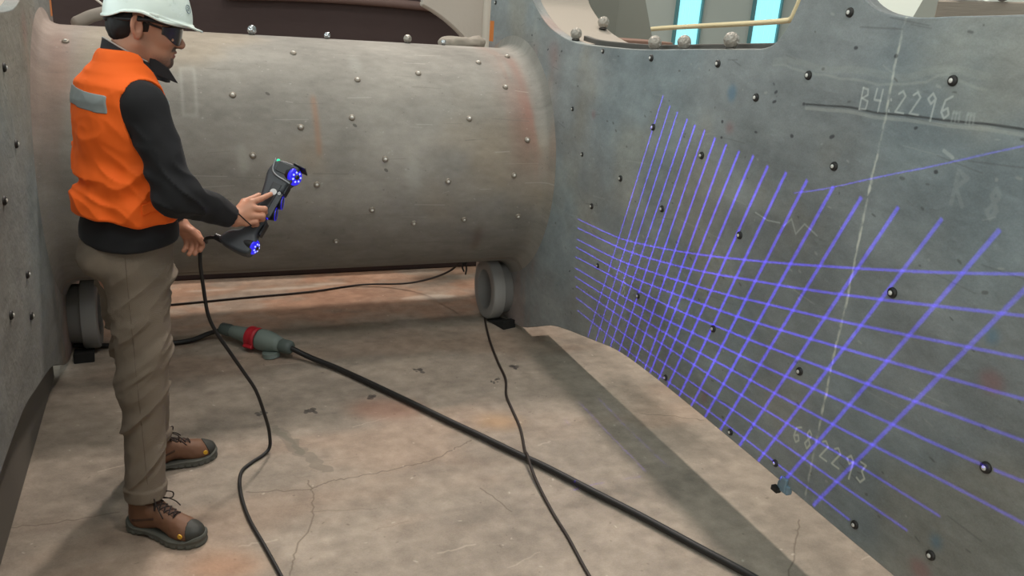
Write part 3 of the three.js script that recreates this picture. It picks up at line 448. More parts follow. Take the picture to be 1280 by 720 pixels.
// ------------------------------------------------------------------ cables
const M_CABLE = std(0x1b1918, 0.55), M_CORD = std(0x2a201b, 0.6);
{
  const g = thing('power_cable', 'thick black power cable with a grey and red plug connector lying across the floor', 'cable', [-1.43, 0, 0.35]);
  const off = (pts) => pts.map(([x, y, z]) => [x + 1.43, y, z - 0.35]);
  mesh('cable', tube(off([[-2.6, 0.018, 0.02], [-2.35, 0.018, 0.1], [-2.176, 0.018, 0.145], [-2.047, 0.018, 0.173], [-1.899, 0.018, 0.184], [-1.747, 0.019, 0.165], [-1.66, 0.04, 0.14], [-1.585, 0.068, 0.17]]), 0.0125, 80, 12), M_CABLE, g);
  mesh('cable', tube(off([[-1.285, 0.061, 0.477], [-1.21, 0.035, 0.54], [-1.097, 0.019, 0.665], [-0.985, 0.019, 0.855], [-0.873, 0.019, 1.052], [-0.727, 0.019, 1.318], [-0.633, 0.019, 1.484], [-0.527, 0.019, 1.677], [-0.465, 0.019, 1.783], [-0.358, 0.019, 1.998], [-0.259, 0.019, 2.195], [-0.159, 0.019, 2.412], [-0.075, 0.019, 2.594], [0.02, 0.019, 2.86], [0.06, 0.019, 3.4]]), 0.0135, 160, 12), M_CABLE, g);
  const A = V(-1.6, 0.07, 0.155), B = V(-1.275, 0.062, 0.487), d = B.clone().sub(A), len = d.length(); d.normalize(); const mtx = onNormal(A.sub(V(-1.43, 0, 0.35)), d);
  const put = (name, geo, mat) => { geo.applyMatrix4(mtx); return mesh(name, geo, mat, g); };
  const PG = std(0x6f7a74, 0.6), PD = std(0x555f5b, 0.6), RED = std(0xa81f2b, 0.45);
  put('gland_nut', lathe([[0, 0], [0.026, 0], [0.032, 0.006], [0.034, 0.05], [0.03, 0.07], [0.03, 0.09]], 10), PD);
  put('plug_body', lathe([[0.029, 0.07], [0.034, 0.09], [0.037, 0.13], [0.041, 0.165], [0.048, 0.178], [0.049, 0.2], [0, 0.2]], 32), PG);
  put('red_collar', lathe([[0, 0.186], [0.052, 0.186], [0.055, 0.19], [0.055, 0.206], [0.052, 0.212], [0.052, 0.222], [0.055, 0.228], [0.054, 0.25], [0, 0.25]], 36), RED);
  const latch = box(0.02, 0.055, 0.02, 0, 0.215, 0, 0.005); latch.translate(-0.012, 0, 0.058); put('latch', latch, RED);
  put('socket_body', lathe([[0, 0.25], [0.054, 0.25], [0.056, 0.262], [0.055, 0.3], [0.05, 0.33], [0.042, 0.36], [0.036, 0.385], [0, 0.385]], 32), PG);
  put('gland_nut', lathe([[0, 0.375], [0.03, 0.38], [0.036, 0.39], [0.037, 0.43], [0.032, 0.446], [0.022, 0.452], [0, 0.452]], 10), PD);
  const flap = new THREE.CylinderGeometry(0.042, 0.045, 0.022, 28); flap.rotateZ(0.12); flap.translate(0.05, 0.0165, 0.07); mesh('cover_flap', flap, PG, g);
}
{
  const c = mesh('thin_cord', tube([[-2.6, 0.007, -0.36], [-2.21, 0.007, -0.4], [-1.8, 0.007, -0.43], [-1.46, 0.007, -0.47], [-1.04, 0.008, -0.51], [-0.72, 0.01, -0.58], [-0.42, 0.05, -0.45], [-0.25, 0.2, -0.2], [-0.21, 0.342, -0.045], [-0.15, 0.36, -0.1], [-0.06, 0.3, -0.13], [-0.04, 0.12, -0.14], [-0.06, 0.007, -0.1], [-0.1, 0.007, 0.05], [-0.135, 0.007, 0.16], [-0.215, 0.007, 0.457], [-0.274, 0.007, 0.743], [-0.314, 0.007, 0.963], [-0.375, 0.007, 1.131], [-0.4, 0.007, 1.268], [-0.43, 0.007, 1.44], [-0.489, 0.012, 1.639], [-0.515, 0.042, 1.72], [-0.535, 0.02, 1.85], [-0.556, 0.007, 2.068], [-0.566, 0.007, 2.226], [-0.587, 0.007, 2.427], [-0.6, 0.007, 2.7], [-0.64, 0.007, 3.2]], 0.0062, 420, 8), M_CORD);
  tag(c, 'thin dark cord running under the tube and along the floor over the thick cable', 'cord');
  const k = thing('tied_cord', 'knotted scrap of black cord hanging under the tube end', 'cord', [-0.215, 0.322, -0.03]);
  const loops = []; for (const [a, b] of [[0, 0.022], [1.1, 0.018], [2.2, 0.02]]) { const t = new THREE.TorusGeometry(b, 0.005, 8, 20); t.rotateY(a); t.rotateX(a * 0.4); loops.push(t); }
  mesh('knot', join(loops), M_CABLE, k); mesh('tail', join(tube([[0, -0.01, 0], [0.012, -0.05, 0.005], [0.006, -0.085, 0.012]], 0.005, 16, 8), tube([[0, 0, 0], [-0.05, 0.015, 0.01], [-0.09, 0.012, 0.02]], 0.005, 16, 8), tube([[0, -0.01, 0], [-0.012, -0.045, 0.0], [-0.002, -0.07, 0.0]], 0.005, 16, 8)), M_CABLE, k);
}
{
  const c = mesh('data_cable', tube([[-1.642, 0.963, 1.642], [-1.668, 0.972, 1.626], [-1.69, 0.962, 1.6], [-1.688, 0.93, 1.53], [-1.694, 0.913, 1.452], [-1.706, 0.885, 1.44], [-1.711, 0.84, 1.44], [-1.705, 0.74, 1.44], [-1.692, 0.625, 1.44], [-1.668, 0.56, 1.44], [-1.631, 0.49, 1.44], [-1.58, 0.392, 1.43], [-1.538, 0.307, 1.42], [-1.506, 0.19, 1.4], [-1.487, 0.09, 1.375], [-1.489, 0.02, 1.372], [-1.515, 0.008, 1.397], [-1.56, 0.0075, 1.44], [-1.6, 0.0075, 1.49], [-1.616, 0.0075, 1.56], [-1.618, 0.0075, 1.677], [-1.603, 0.0075, 1.825], [-1.57, 0.0075, 1.984], [-1.538, 0.0075, 2.146], [-1.51, 0.0075, 2.3], [-1.46, 0.0075, 2.7]], 0.0068, 320, 10), M_CABLE);
  tag(c, 'thin black data cable hanging from the scanner through the lower hand down to the floor', 'cable');
}

// ------------------------------------------------------------------ hand held laser scanner
const SO = V(-1.51, 1.065, 1.61), SL = V(0.52985, 0.76224, -0.37182), SN = V(0.81735, -0.34198, 0.46367), SE = V(-0.22627, 0.54958, 0.80421);   // middle, long axis, front, side
{
  const g = thing('laser_scanner', 'dark grey hand held laser scanner with blue lit lenses held in front of the tube', 'scanner', [0, 0, 0]);
  g.matrixAutoUpdate = true; g.applyMatrix4(basis(SN, SL, SE, SO));
  const BODY = std(0x3a3e44, 0.5), DARK = std(0x1b1c1f, 0.4), SH = std(0x2a2c30, 0.45);
  const s = new THREE.Shape(); const out = [[-0.036, 0.156], [-0.02, 0.17], [0.03, 0.176], [0.05, 0.17], [0.05, 0.13], [0.05, 0.118], [0.042, 0.1], [0.04, 0.07], [0.028, 0.062], [0.028, -0.03], [0.038, -0.04], [0.036, -0.07], [0.036, -0.1], [0.046, -0.116], [0.046, -0.158], [0.036, -0.17], [-0.03, -0.172], [-0.064, -0.164], [-0.066, -0.15], [-0.05, -0.12], [-0.018, -0.098], [-0.01, -0.06], [-0.01, -0.02], [-0.02, 0.03], [-0.032, 0.08], [-0.042, 0.12]];
  s.setFromPoints(smooth([...out, out[0]], 3).map((p) => new THREE.Vector2(...p)));
  const e = new THREE.ExtrudeGeometry(s, { depth: 0.036, bevelEnabled: true, bevelSize: 0.01, bevelThickness: 0.01, bevelSegments: 4, bevelOffset: -0.01, curveSegments: 6 }); e.translate(0, 0, -0.018); mesh('body', e, BODY, g);
  // front rail, dark face, panels
  mesh('front_strip', box(0.008, 0.05, 0.036, 0.041, -0.068, 0, 0.003), DARK, g); mesh('front_strip', box(0.008, 0.036, 0.036, 0.043, 0.085, 0, 0.003), DARK, g);
  mesh('side_panel', box(0.03, 0.12, 0.004, 0.012, 0.03, 0.0285, 0.0015), SH, g);
  mesh('head_panel', box(0.05, 0.036, 0.004, 0.006, 0.146, 0.0285, 0.0015), SH, g);
  mesh('head_trim', tube([[-0.036, 0.164, 0.029], [-0.02, 0.12, 0.031], [0.046, 0.106, 0.031]], 0.0028, 20, 8), std(0x8a8e92, 0.4, { metalness: 0.5 }), g);
  mesh('hood', box(0.044, 0.005, 0.06, 0.046, 0.177, 0.0, 0.002), DARK, g); mesh('front_cover', box(0.02, 0.094, 0.006, 0.036, 0.016, 0.0255, 0.002), BODY, g);
  const btn = new THREE.CylinderGeometry(0.011, 0.0115, 0.006, 28); btn.rotateX(Math.PI / 2); btn.translate(0.015, 0.056, 0.031); mesh('button', btn, std(0xc9cbcc, 0.4), g);
  const b2 = new THREE.CylinderGeometry(0.006, 0.006, 0.005, 20); b2.rotateX(Math.PI / 2); b2.translate(0.034, 0.06, 0.0295); mesh('button', b2, std(0x9b9ea0, 0.4), g);
  const LED = new THREE.MeshStandardMaterial({ color: 0x0c0c30, emissive: new THREE.Color(0.03, 0.02, 1.0), emissiveIntensity: 1.0, roughness: 0.3 }), SPARK = new THREE.MeshStandardMaterial({ color: 0x222244, emissive: new THREE.Color(0.45, 0.5, 1), emissiveIntensity: 1.6 });
  const lens = (l, n, e, r, turn) => {   // barrel, glowing ring of LEDs, dark glass; turned towards the side
    const T = new THREE.Matrix4().makeTranslation(n, l, e).multiply(new THREE.Matrix4().makeRotationY(-turn)), at = (q) => q.applyMatrix4(T);
    const barrel = new THREE.CylinderGeometry(r, r * 1.08, 0.03, 36); barrel.rotateZ(-Math.PI / 2); barrel.translate(-0.016, 0, 0); const b = mesh('lens', at(barrel), DARK, g);
    const ring = new THREE.SphereGeometry(r * 0.94, 32, 12, 0, Math.PI * 2, 0, Math.PI / 2); ring.scale(1, 0.5, 1); ring.rotateZ(-Math.PI / 2); ring.translate(-0.001, 0, 0); mesh('led_light', at(ring), LED, b);
    const dots = []; for (let i = 0; i < 7; i++) { const a = (i / 7) * Math.PI * 2, d = new THREE.SphereGeometry(r * 0.12, 8, 6); d.translate(r * 0.34, Math.sin(a) * r * 0.5, Math.cos(a) * r * 0.5); dots.push(d); } mesh('led_spark_light', at(join(dots)), SPARK, b);
    const glass = new THREE.SphereGeometry(r * 0.3, 16, 10); glass.scale(0.6, 1, 1); glass.translate(r * 0.42, 0, 0); mesh('glass', at(glass), phys(0x05050a, 0.08, { clearcoat: 1 }), b);
  };
  lens(0.14, 0.045, 0.012, 0.0315, 0.62); lens(-0.135, 0.044, 0.006, 0.027, 0.22);
  const gl = new THREE.SphereGeometry(0.006, 14, 10); gl.translate(-0.03, 0.168, 0.012); mesh('status_light', gl, new THREE.MeshStandardMaterial({ color: 0x0a3018, emissive: new THREE.Color(0.05, 0.95, 0.5), emissiveIntensity: 1.5 }), g);
  mesh('signal_light', box(0.004, 0.086, 0.03, 0.029, 0.016, 0.0, 0.001), LED, g);
  const cn = new THREE.CylinderGeometry(0.011, 0.013, 0.03, 18); cn.rotateZ(Math.PI / 2); cn.translate(-0.072, -0.156, 0); mesh('cable_socket', cn, DARK, g);

  // line emitter: a lamp behind a slide cut with two fans of slits
  const D = V(0.945, -0.108, 0.3088).normalize(), A = V(0, 1, 0).cross(D).normalize().negate(), B = D.clone().cross(A).normalize(), GAP = 0.016, RAD = 0.0208;
  const SLITS = [
    // steep fan: [z, y] of both ends on the side plate, width there
    [[[1.581, 1.472], [1.184, 0.3]], 0.010], [[[1.638, 1.439], [1.26, 0.3]], 0.011], [[[1.696, 1.424], [1.33, 0.31]], 0.011], [[[1.766, 1.407], [1.4, 0.33]], 0.012], [[[1.822, 1.394], [1.48, 0.345]], 0.013], [[[1.886, 1.386], [1.555, 0.35]], 0.013], [[[1.955, 1.369], [1.62, 0.352]], 0.014], [[[2.024, 1.358], [1.70, 0.356]], 0.014], [[[2.1, 1.347], [1.744, 0.36]], 0.014], [[[2.178, 1.347], [1.81, 0.36]], 0.014],
    [[[2.258, 1.328], [1.88, 0.36]], 0.014], [[[2.349, 1.326], [1.965, 0.36]], 0.014], [[[2.446, 1.321], [2.05, 0.36]], 0.014], [[[2.558, 1.325], [2.142, 0.36]], 0.014], [[[2.67, 1.32], [2.24, 0.36]], 0.013], [[[2.802, 1.323], [2.355, 0.36]], 0.013], [[[2.942, 1.328], [2.46, 0.36]], 0.012], [[[3.101, 1.342], [2.592, 0.36]], 0.013], [[[3.27, 1.361], [2.732, 0.36]], 0.013],
  ], FLAT = [
    [[[0.967, 0.82], [1.206, 0.829], [1.405, 0.843], [1.727, 0.895], [2.03, 0.956], [2.31, 1.021], [2.548, 1.081], [2.845, 1.16], [3.021, 1.21], [3.205, 1.266]], 0.008], [[[0.968, 0.777], [1.394, 0.799], [1.572, 0.818], [1.768, 0.847], [2.001, 0.887], [2.279, 0.945], [2.509, 0.994], [2.794, 1.062], [2.959, 1.104], [3.232, 1.174]], 0.0085],
    [[[0.971, 0.722], [1.37, 0.743], [1.625, 0.772], [1.892, 0.809], [2.152, 0.851], [2.357, 0.891], [2.598, 0.937], [2.901, 1.001], [3.08, 1.041], [3.26, 1.08]], 0.0085], [[[0.97, 0.682], [1.48, 0.704], [1.876, 0.749], [2.123, 0.782], [2.32, 0.812], [2.556, 0.853], [2.847, 0.906], [3.021, 0.939], [3.286, 0.989]], 0.009],
    [[[0.972, 0.634], [1.308, 0.654], [1.779, 0.681], [2.01, 0.707], [2.292, 0.742], [2.519, 0.774], [2.8, 0.816], [2.965, 0.841], [3.314, 0.896]], 0.009], [[[0.983, 0.58], [1.682, 0.614], [1.988, 0.642], [2.164, 0.661], [2.369, 0.682], [2.612, 0.712], [2.915, 0.748], [3.211, 0.784], [3.341, 0.805]], 0.009],
    [[[0.992, 0.538], [1.675, 0.564], [1.966, 0.579], [2.237, 0.603], [2.453, 0.621], [2.714, 0.644], [2.869, 0.659], [3.178, 0.692], [3.369, 0.709]], 0.009], [[[1.011, 0.495], [1.49, 0.507], [1.946, 0.524], [2.209, 0.534], [2.545, 0.554], [2.681, 0.564], [2.834, 0.576], [3.146, 0.593]], 0.008],
    [[[1.022, 0.441], [1.576, 0.443], [1.877, 0.449], [2.094, 0.457], [2.288, 0.468], [2.513, 0.478], [2.643, 0.482], [2.785, 0.486], [3.067, 0.496]], 0.008], [[[1.052, 0.386], [1.659, 0.384], [1.967, 0.391], [2.16, 0.398], [2.37, 0.401], [2.611, 0.402], [2.754, 0.404], [2.877, 0.404]], 0.0075],
    [[[2.4, 1.27], [2.522, 1.31], [2.719, 1.387], [2.876, 1.446], [3.123, 1.544], [3.25, 1.59]], 0.0032],
    // extra slits added for the faint reflected lines on the floor: [x, 0, z]
    [[[-0.196, 0, 1.4], [-0.2, 0, 1.7], [-0.19, 0, 2.0]], 0.0035], [[[-0.05, 0, 1.25], [-0.06, 0, 1.5], [-0.06, 0, 1.9]], 0.0035], [[[0.06, 0, 1.2], [0.05, 0, 1.5], [0.05, 0, 1.9]], 0.003],
    [[[-0.42, 0, 1.8], [-0.3, 0, 1.78], [-0.18, 0, 1.78]], 0.0035], [[[-0.42, 0, 1.95], [-0.3, 0, 1.93], [-0.1, 0, 1.93]], 0.0035],
  ];
  const inv = basis(SN, SL, SE, SO).invert();
  // two emitters one above the other on the bar, one for each fan: a lamp behind a slide cut with slits
  [[SLITS, 0.038, 1], [FLAT, -0.006, 1]].forEach(([list, l, power]) => {
    const S = SO.clone().addScaledVector(SL, l).addScaledVector(SN, 0.036), K = 1000, place = (geo) => geo.applyMatrix4(basis(A, B, D, S)).applyMatrix4(inv);
    const toSlide = ([a, y, c]) => { const r = (c === undefined ? V(0, y, a) : V(a, y, c)).sub(S), k = (GAP * K) / r.dot(D); return new THREE.Vector2(r.dot(A) * k, r.dot(B) * k); };
    const sh = new THREE.Shape(); sh.absarc(0, 0, RAD * K, 0, Math.PI * 2);
    for (const [line, w] of list) {
      const floorLine = line[0].length > 2, pts = line.length > 2 && !floorLine ? smooth(line, 3) : line, one = [], two = [];
      if (floorLine) pts.forEach(([x, , z], i) => { const p = pts[Math.max(0, i - 1)], q = pts[Math.min(pts.length - 1, i + 1)], dx = q[0] - p[0], dz = q[2] - p[2], n = Math.hypot(dx, dz) * 2; one.push(toSlide([x - (dz / n) * w, 0, z + (dx / n) * w])); two.push(toSlide([x + (dz / n) * w, 0, z - (dx / n) * w])); });
      else
      pts.forEach(([z, y], i) => { const p = pts[Math.max(0, i - 1)], q = pts[Math.min(pts.length - 1, i + 1)], dz = q[0] - p[0], dy = q[1] - p[1], n = Math.hypot(dz, dy) * 2 / lerp(0.5, 0.95, sstep(0.9, 3.1, z)); one.push(toSlide([z - (dy / n) * w, y + (dz / n) * w])); two.push(toSlide([z + (dy / n) * w, y - (dz / n) * w])); });
      sh.holes.push(new THREE.Path([...one, ...two.reverse()]));
    }
    const slide = new THREE.ShapeGeometry(sh, 64); slide.scale(1 / K, 1 / K, 1 / K); slide.translate(0, 0, GAP); mesh('line_slide', place(slide), std(0x101018, 0.3, { side: THREE.DoubleSide }), g);
    const wall = lathe([[0, -0.006], [RAD * 0.985, -0.002], [RAD * 0.985, GAP + 0.0005], [RAD * 1.08, GAP + 0.0005], [RAD * 1.08, -0.006], [0, -0.012]], 48); wall.rotateX(Math.PI / 2); mesh('emitter_housing', place(wall), DARK, g);
    const rim = new THREE.TorusGeometry(RAD * 1.02, 0.0016, 8, 40); rim.translate(0, 0, GAP - 0.001); mesh('ring_light', place(rim), LED, g);
    const lamp = new THREE.SpotLight(new THREE.Color(...LASER_COLOR), LASER_POWER * power, 0, 0.9, 0, 2); lamp.position.copy(S); lamp.target.position.copy(S).add(D); lamp.castShadow = true; lamp.shadow.radius = 0.001; lamp.shadow.camera.near = 0.004; lamp.name = 'laser_line_light'; scene.add(lamp, lamp.target);
  });
}

// ------------------------------------------------------------------ the worker
// skeleton: forward is along the tube and a little away from the camera
const PX = -1.914, PZ = 1.585, CA = Math.cos(0.31), SA = Math.sin(0.31);
const fu = (x, z) => (x - PX) * CA - (z - PZ) * SA, fw = (x, z) => (x - PX) * SA + (z - PZ) * CA;
const J = {
  shR: [-1.848, 1.408, 1.738], elR: [-1.775, 1.16, 1.8], wrR: [-1.604, 1.05, 1.682], shL: [-1.965, 1.41, 1.425], elL: [-1.945, 1.15, 1.375], wrL: [-1.775, 0.975, 1.42],
  hipR: [-1.9, 0.9, 1.66], knR: [-1.908, 0.5, 1.735], anR: [-1.928, 0.1, 1.772], hipL: [-1.945, 0.9, 1.5], knL: [-1.925, 0.49, 1.44], anL: [-1.915, 0.1, 1.385], neck: [-1.885, 1.54, 1.575],
};
const PROFILE = [ // height, forward shift, half depth, half width
  [0.8, -0.012, 0.12, 0.165], [0.9, -0.018, 0.132, 0.174], [0.98, -0.006, 0.13, 0.172], [1.06, -0.004, 0.13, 0.17], [1.14, -0.004, 0.124, 0.166], [1.24, -0.006, 0.118, 0.168], [1.34, -0.008, 0.116, 0.178], [1.41, -0.01, 0.108, 0.182], [1.455, -0.012, 0.094, 0.166], [1.49, -0.006, 0.074, 0.12], [1.52, 0.006, 0.06, 0.078], [1.58, 0.022, 0.055, 0.06], [1.65, 0.03, 0.05, 0.055],
];
function prof(y, o) { let i = 0; while (i < PROFILE.length - 2 && y > PROFILE[i + 1][0]) i++; const a = PROFILE[i], b = PROFILE[i + 1], t = clamp((y - a[0]) / (b[0] - a[0]), 0, 1), s = t * t * (3 - 2 * t) * 0.5 + t * 0.5; o[0] = lerp(a[1], b[1], s); o[1] = lerp(a[2], b[2], s); o[2] = lerp(a[3], b[3], s); return o; }
const po = [0, 0, 0];
function torso(x, y, z, grow = 0) {
  prof(y, po); const u = fu(x, z) - po[0], w = fw(x, z), d = po[1] + grow, h = po[2] + grow, k1 = Math.hypot(u / d, w / h), k2 = Math.hypot(u / (d * d), w / (h * h));
  return k2 < 1e-6 ? -d : (k1 * (k1 - 1)) / k2;
}
const ridge = (v) => 1 - Math.abs(2 * v - 1);
const SKIN = [0.5, 0.245, 0.155];
const armR = (x, y, z, o = 0) => smin(cap(x, y, z, J.shR, J.elR, 0.064 + o, 0.056 + o), cap(x, y, z, J.elR, J.wrR, 0.055 + o, 0.036 + o), 0.03);
const armL = (x, y, z, o = 0) => smin(cap(x, y, z, J.shL, J.elL, 0.064 + o, 0.054 + o), cap(x, y, z, J.elL, J.wrL, 0.053 + o, 0.036 + o), 0.03);

// head, in its own axes: u forward, v up, w to the worker's right; origin between the ears
const HEAD = (() => { const t = 0.2, yaw = 0.1, f = V(Math.cos(yaw) * Math.cos(t), -Math.sin(t), -Math.sin(yaw) * Math.cos(t)).normalize(), r = V(Math.sin(yaw), 0, Math.cos(yaw)), u = r.clone().cross(f).normalize(); return basis(f, u, r, V(-1.858, 1.622, 1.575)); })();
const HINV = HEAD.clone().invert();
const neckLow = V(...J.neck).setY(1.5).applyMatrix4(HINV).toArray();
function headField(u, v, w) {
  const a = Math.abs(w);
  let d = ell(u, v, w, [0.024, 0.056, 0], [0.091, 0.085, 0.076]);
  d = smin(d, ell(u, v, w, [0.06, -0.012, 0], [0.058, 0.08, 0.06]), 0.03);
  d = smin(d, ell(u, v, w, [0.055, -0.068, 0], [0.052, 0.036, 0.05]), 0.025);
  d = smin(d, cap(u, v, a, [0.012, -0.045, 0.05], [0.085, -0.086, 0.02], 0.014, 0.014), 0.02);
  d = smin(d, ell(u, v, w, [0.097, -0.086, 0], [0.02, 0.018, 0.022]), 0.02);
  d = smin(d, ell(u, v, a, [0.083, -0.014, 0.042], [0.024, 0.022, 0.02]), 0.02);
  d = smin(d, cap(u, v, a, [0.11, 0.03, 0.008], [0.096, 0.028, 0.045], 0.011, 0.009), 0.018);
  d = smax(d, -(Math.hypot(u - 0.122, v - 0.006, a - 0.033) - 0.015), 0.012);
  d = smin(d, Math.hypot(u - 0.1, v - 0.006, a - 0.032) - 0.0125, 0.004);
  let n = smin(cap(u, v, w, [0.112, 0.016, 0], [0.129, -0.022, 0], 0.0085, 0.012), Math.hypot(u - 0.131, v + 0.024, w) - 0.011, 0.01);
  n = smin(n, ell(u, v, a, [0.122, -0.028, 0.012], [0.011, 0.008, 0.008]), 0.008);
  d = smin(d, n, 0.012);
  d = smin(d, ell(u, v, w, [0.112, -0.05, 0], [0.011, 0.0065, 0.024]), 0.008);
  d = smin(d, ell(u, v, w, [0.109, -0.0615, 0], [0.011, 0.008, 0.02]), 0.007);
  d = smax(d, -ell(u, v, w, [0.125, -0.0558, 0], [0.014, 0.0016, 0.024]), 0.003);
  // ears
  let e = ell(u + (v - 0) * 0.15, v, a - 0.079 + (u < 0 ? u * 0.5 : 0), [-0.004, 0.002, 0], [0.018, 0.032, 0.0085]);
  e = smax(e, -ell(u, v, a, [0.0, 0.004, 0.09], [0.0095, 0.018, 0.0085]), 0.004);
  e = smin(e, ell(u, v, a, [0.0, -0.024, 0.077], [0.01, 0.01, 0.007]), 0.006);
  d = smin(d, e, 0.006);
  d = smin(d, cap(u, v, w, [-0.004, -0.04, 0], neckLow, 0.056, 0.058), 0.03);
  return d;
}
function headColor(u, v, w) {
  const n = noise3(u * 60 + 7, v * 60 + 7, w * 60 + 7), a = Math.abs(w), c = SKIN.map((k) => k * (0.93 + 0.14 * n));
  const mix = (t, q) => { for (let i = 0; i < 3; i++) c[i] = lerp(c[i], q[i], t); };
  const beard = Math.max(sstep(-0.055, -0.08, v) * sstep(0.03, 0.075, u) * 0.55, sstep(0.038, 0.03, a) * sstep(-0.029, -0.036, v) * sstep(-0.054, -0.046, v) * sstep(0.078, 0.09, u) * 0.9, sstep(0.036, 0.024, a) * sstep(-0.064, -0.071, v) * sstep(0.07, 0.085, u) * 0.9, sstep(0.005, -0.04, v) * sstep(0.06, 0.02, u) * sstep(0.0, 0.03, u) * 0.25);
  mix(beard * (0.7 + 0.5 * noise3(u * 400, v * 400, w * 400)), [0.05, 0.035, 0.03]);
  if (v < -0.045 && v > -0.067 && u > 0.1 && a < 0.022) mix(0.7, [0.3, 0.105, 0.085]);
  if (a > 0.012 && a < 0.05 && v > 0.024 && v < 0.034 && u > 0.085) mix(0.8, [0.025, 0.018, 0.015]);
  const ey = Math.hypot(v - 0.006, a - 0.032); if (ey < 0.0085 && u > 0.1) mix(0.9, ey < 0.0045 ? [0.03, 0.02, 0.015] : [0.6, 0.58, 0.55]);
  if (a > 0.07 && u > -0.03) mix(0.25, [0.5, 0.17, 0.11]);
  return c;
}
// hands: chains of joints with radii
function handField(chains, palm) { return (x, y, z) => { let d = 1; for (const [a, b, ra, rb] of palm) d = smin(d, cap(x, y, z, a, b, ra, rb), 0.014); for (const c of chains) { let f = 1; for (let i = 0; i < c.length - 1; i++) f = smin(f, cap(x, y, z, c[i], c[i + 1], c[i][3] * 1.06, c[i + 1][3] * 1.06), 0.003); d = smin(d, f, 0.005); } return d; }; }
const wr = [...J.wrR];
const kR = { i: [-1.551, 1.096, 1.666], m: [-1.547, 1.079, 1.677], r: [-1.555, 1.056, 1.686], p: [-1.57, 1.034, 1.687] };
const handR = handField([
  [[...kR.i, 0.0105], [-1.519, 1.1055, 1.657, 0.0092], [-1.501, 1.1115, 1.647, 0.0082], [-1.486, 1.1165, 1.639, 0.0074]],
  [[...kR.m, 0.0108], [-1.511, 1.0775, 1.684, 0.0096], [-1.5085, 1.063, 1.667, 0.0085], [-1.521, 1.055, 1.655, 0.0078]],
  [[...kR.r, 0.0104], [-1.518, 1.057, 1.692, 0.0093], [-1.517, 1.043, 1.676, 0.0083], [-1.53, 1.036, 1.665, 0.0076]],
  [[...kR.p, 0.0095], [-1.539, 1.038, 1.691, 0.0084], [-1.536, 1.026, 1.68, 0.0075], [-1.547, 1.02, 1.67, 0.0068]],
  [[-1.583, 1.075, 1.668, 0.0145], [-1.57, 1.09, 1.635, 0.012], [-1.546, 1.092, 1.606, 0.0106], [-1.518, 1.1, 1.584, 0.0092]],
], [[wr, kR.i, 0.0215, 0.0125], [wr, kR.m, 0.0215, 0.013], [wr, kR.r, 0.0205, 0.0125], [wr, kR.p, 0.02, 0.012], [[-1.598, 1.06, 1.678], [-1.574, 1.086, 1.652], 0.018, 0.0125], [J.elR, wr, 0.04, 0.023]]);
const wl = [-1.768, 0.965, 1.421];
const handL = handField([
  [[-1.716, 0.932, 1.427, 0.0105], [-1.701, 0.91, 1.444, 0.0095], [-1.702, 0.893, 1.455, 0.0084], [-1.709, 0.881, 1.461, 0.0075]],
  [[-1.728, 0.924, 1.421, 0.0108], [-1.716, 0.899, 1.439, 0.0096], [-1.719, 0.88, 1.452, 0.0085], [-1.727, 0.868, 1.459, 0.0077]],
  [[-1.741, 0.919, 1.417, 0.0104], [-1.734, 0.894, 1.434, 0.0094], [-1.738, 0.876, 1.447, 0.0083], [-1.746, 0.866, 1.454, 0.0075]],
  [[-1.754, 0.918, 1.414, 0.0095], [-1.751, 0.898, 1.428, 0.0085], [-1.756, 0.884, 1.439, 0.0076], [-1.763, 0.877, 1.445, 0.0069]],
  [[-1.752, 0.958, 1.437, 0.0135], [-1.731, 0.948, 1.456, 0.0112], [-1.71, 0.926, 1.463, 0.0098], [-1.7, 0.908, 1.463, 0.0086]],
], [[wl, [-1.716, 0.932, 1.427], 0.02, 0.012], [wl, [-1.728, 0.924, 1.421], 0.02, 0.0125], [wl, [-1.741, 0.919, 1.417], 0.02, 0.0122], [wl, [-1.754, 0.918, 1.414], 0.019, 0.0115], [wl, [-1.745, 0.953, 1.447], 0.017, 0.012], [J.elL, wl, 0.04, 0.022]]);
const legs = (x, y, z, o) => smin(smin(cap(x, y, z, J.hipR, J.knR, 0.088 + o, 0.062 + o), cap(x, y, z, J.knR, J.anR, 0.062 + o, 0.045 + o), 0.02), smin(cap(x, y, z, J.hipL, J.knL, 0.088 + o, 0.062 + o), cap(x, y, z, J.knL, J.anL, 0.062 + o, 0.045 + o), 0.02), 0.02);

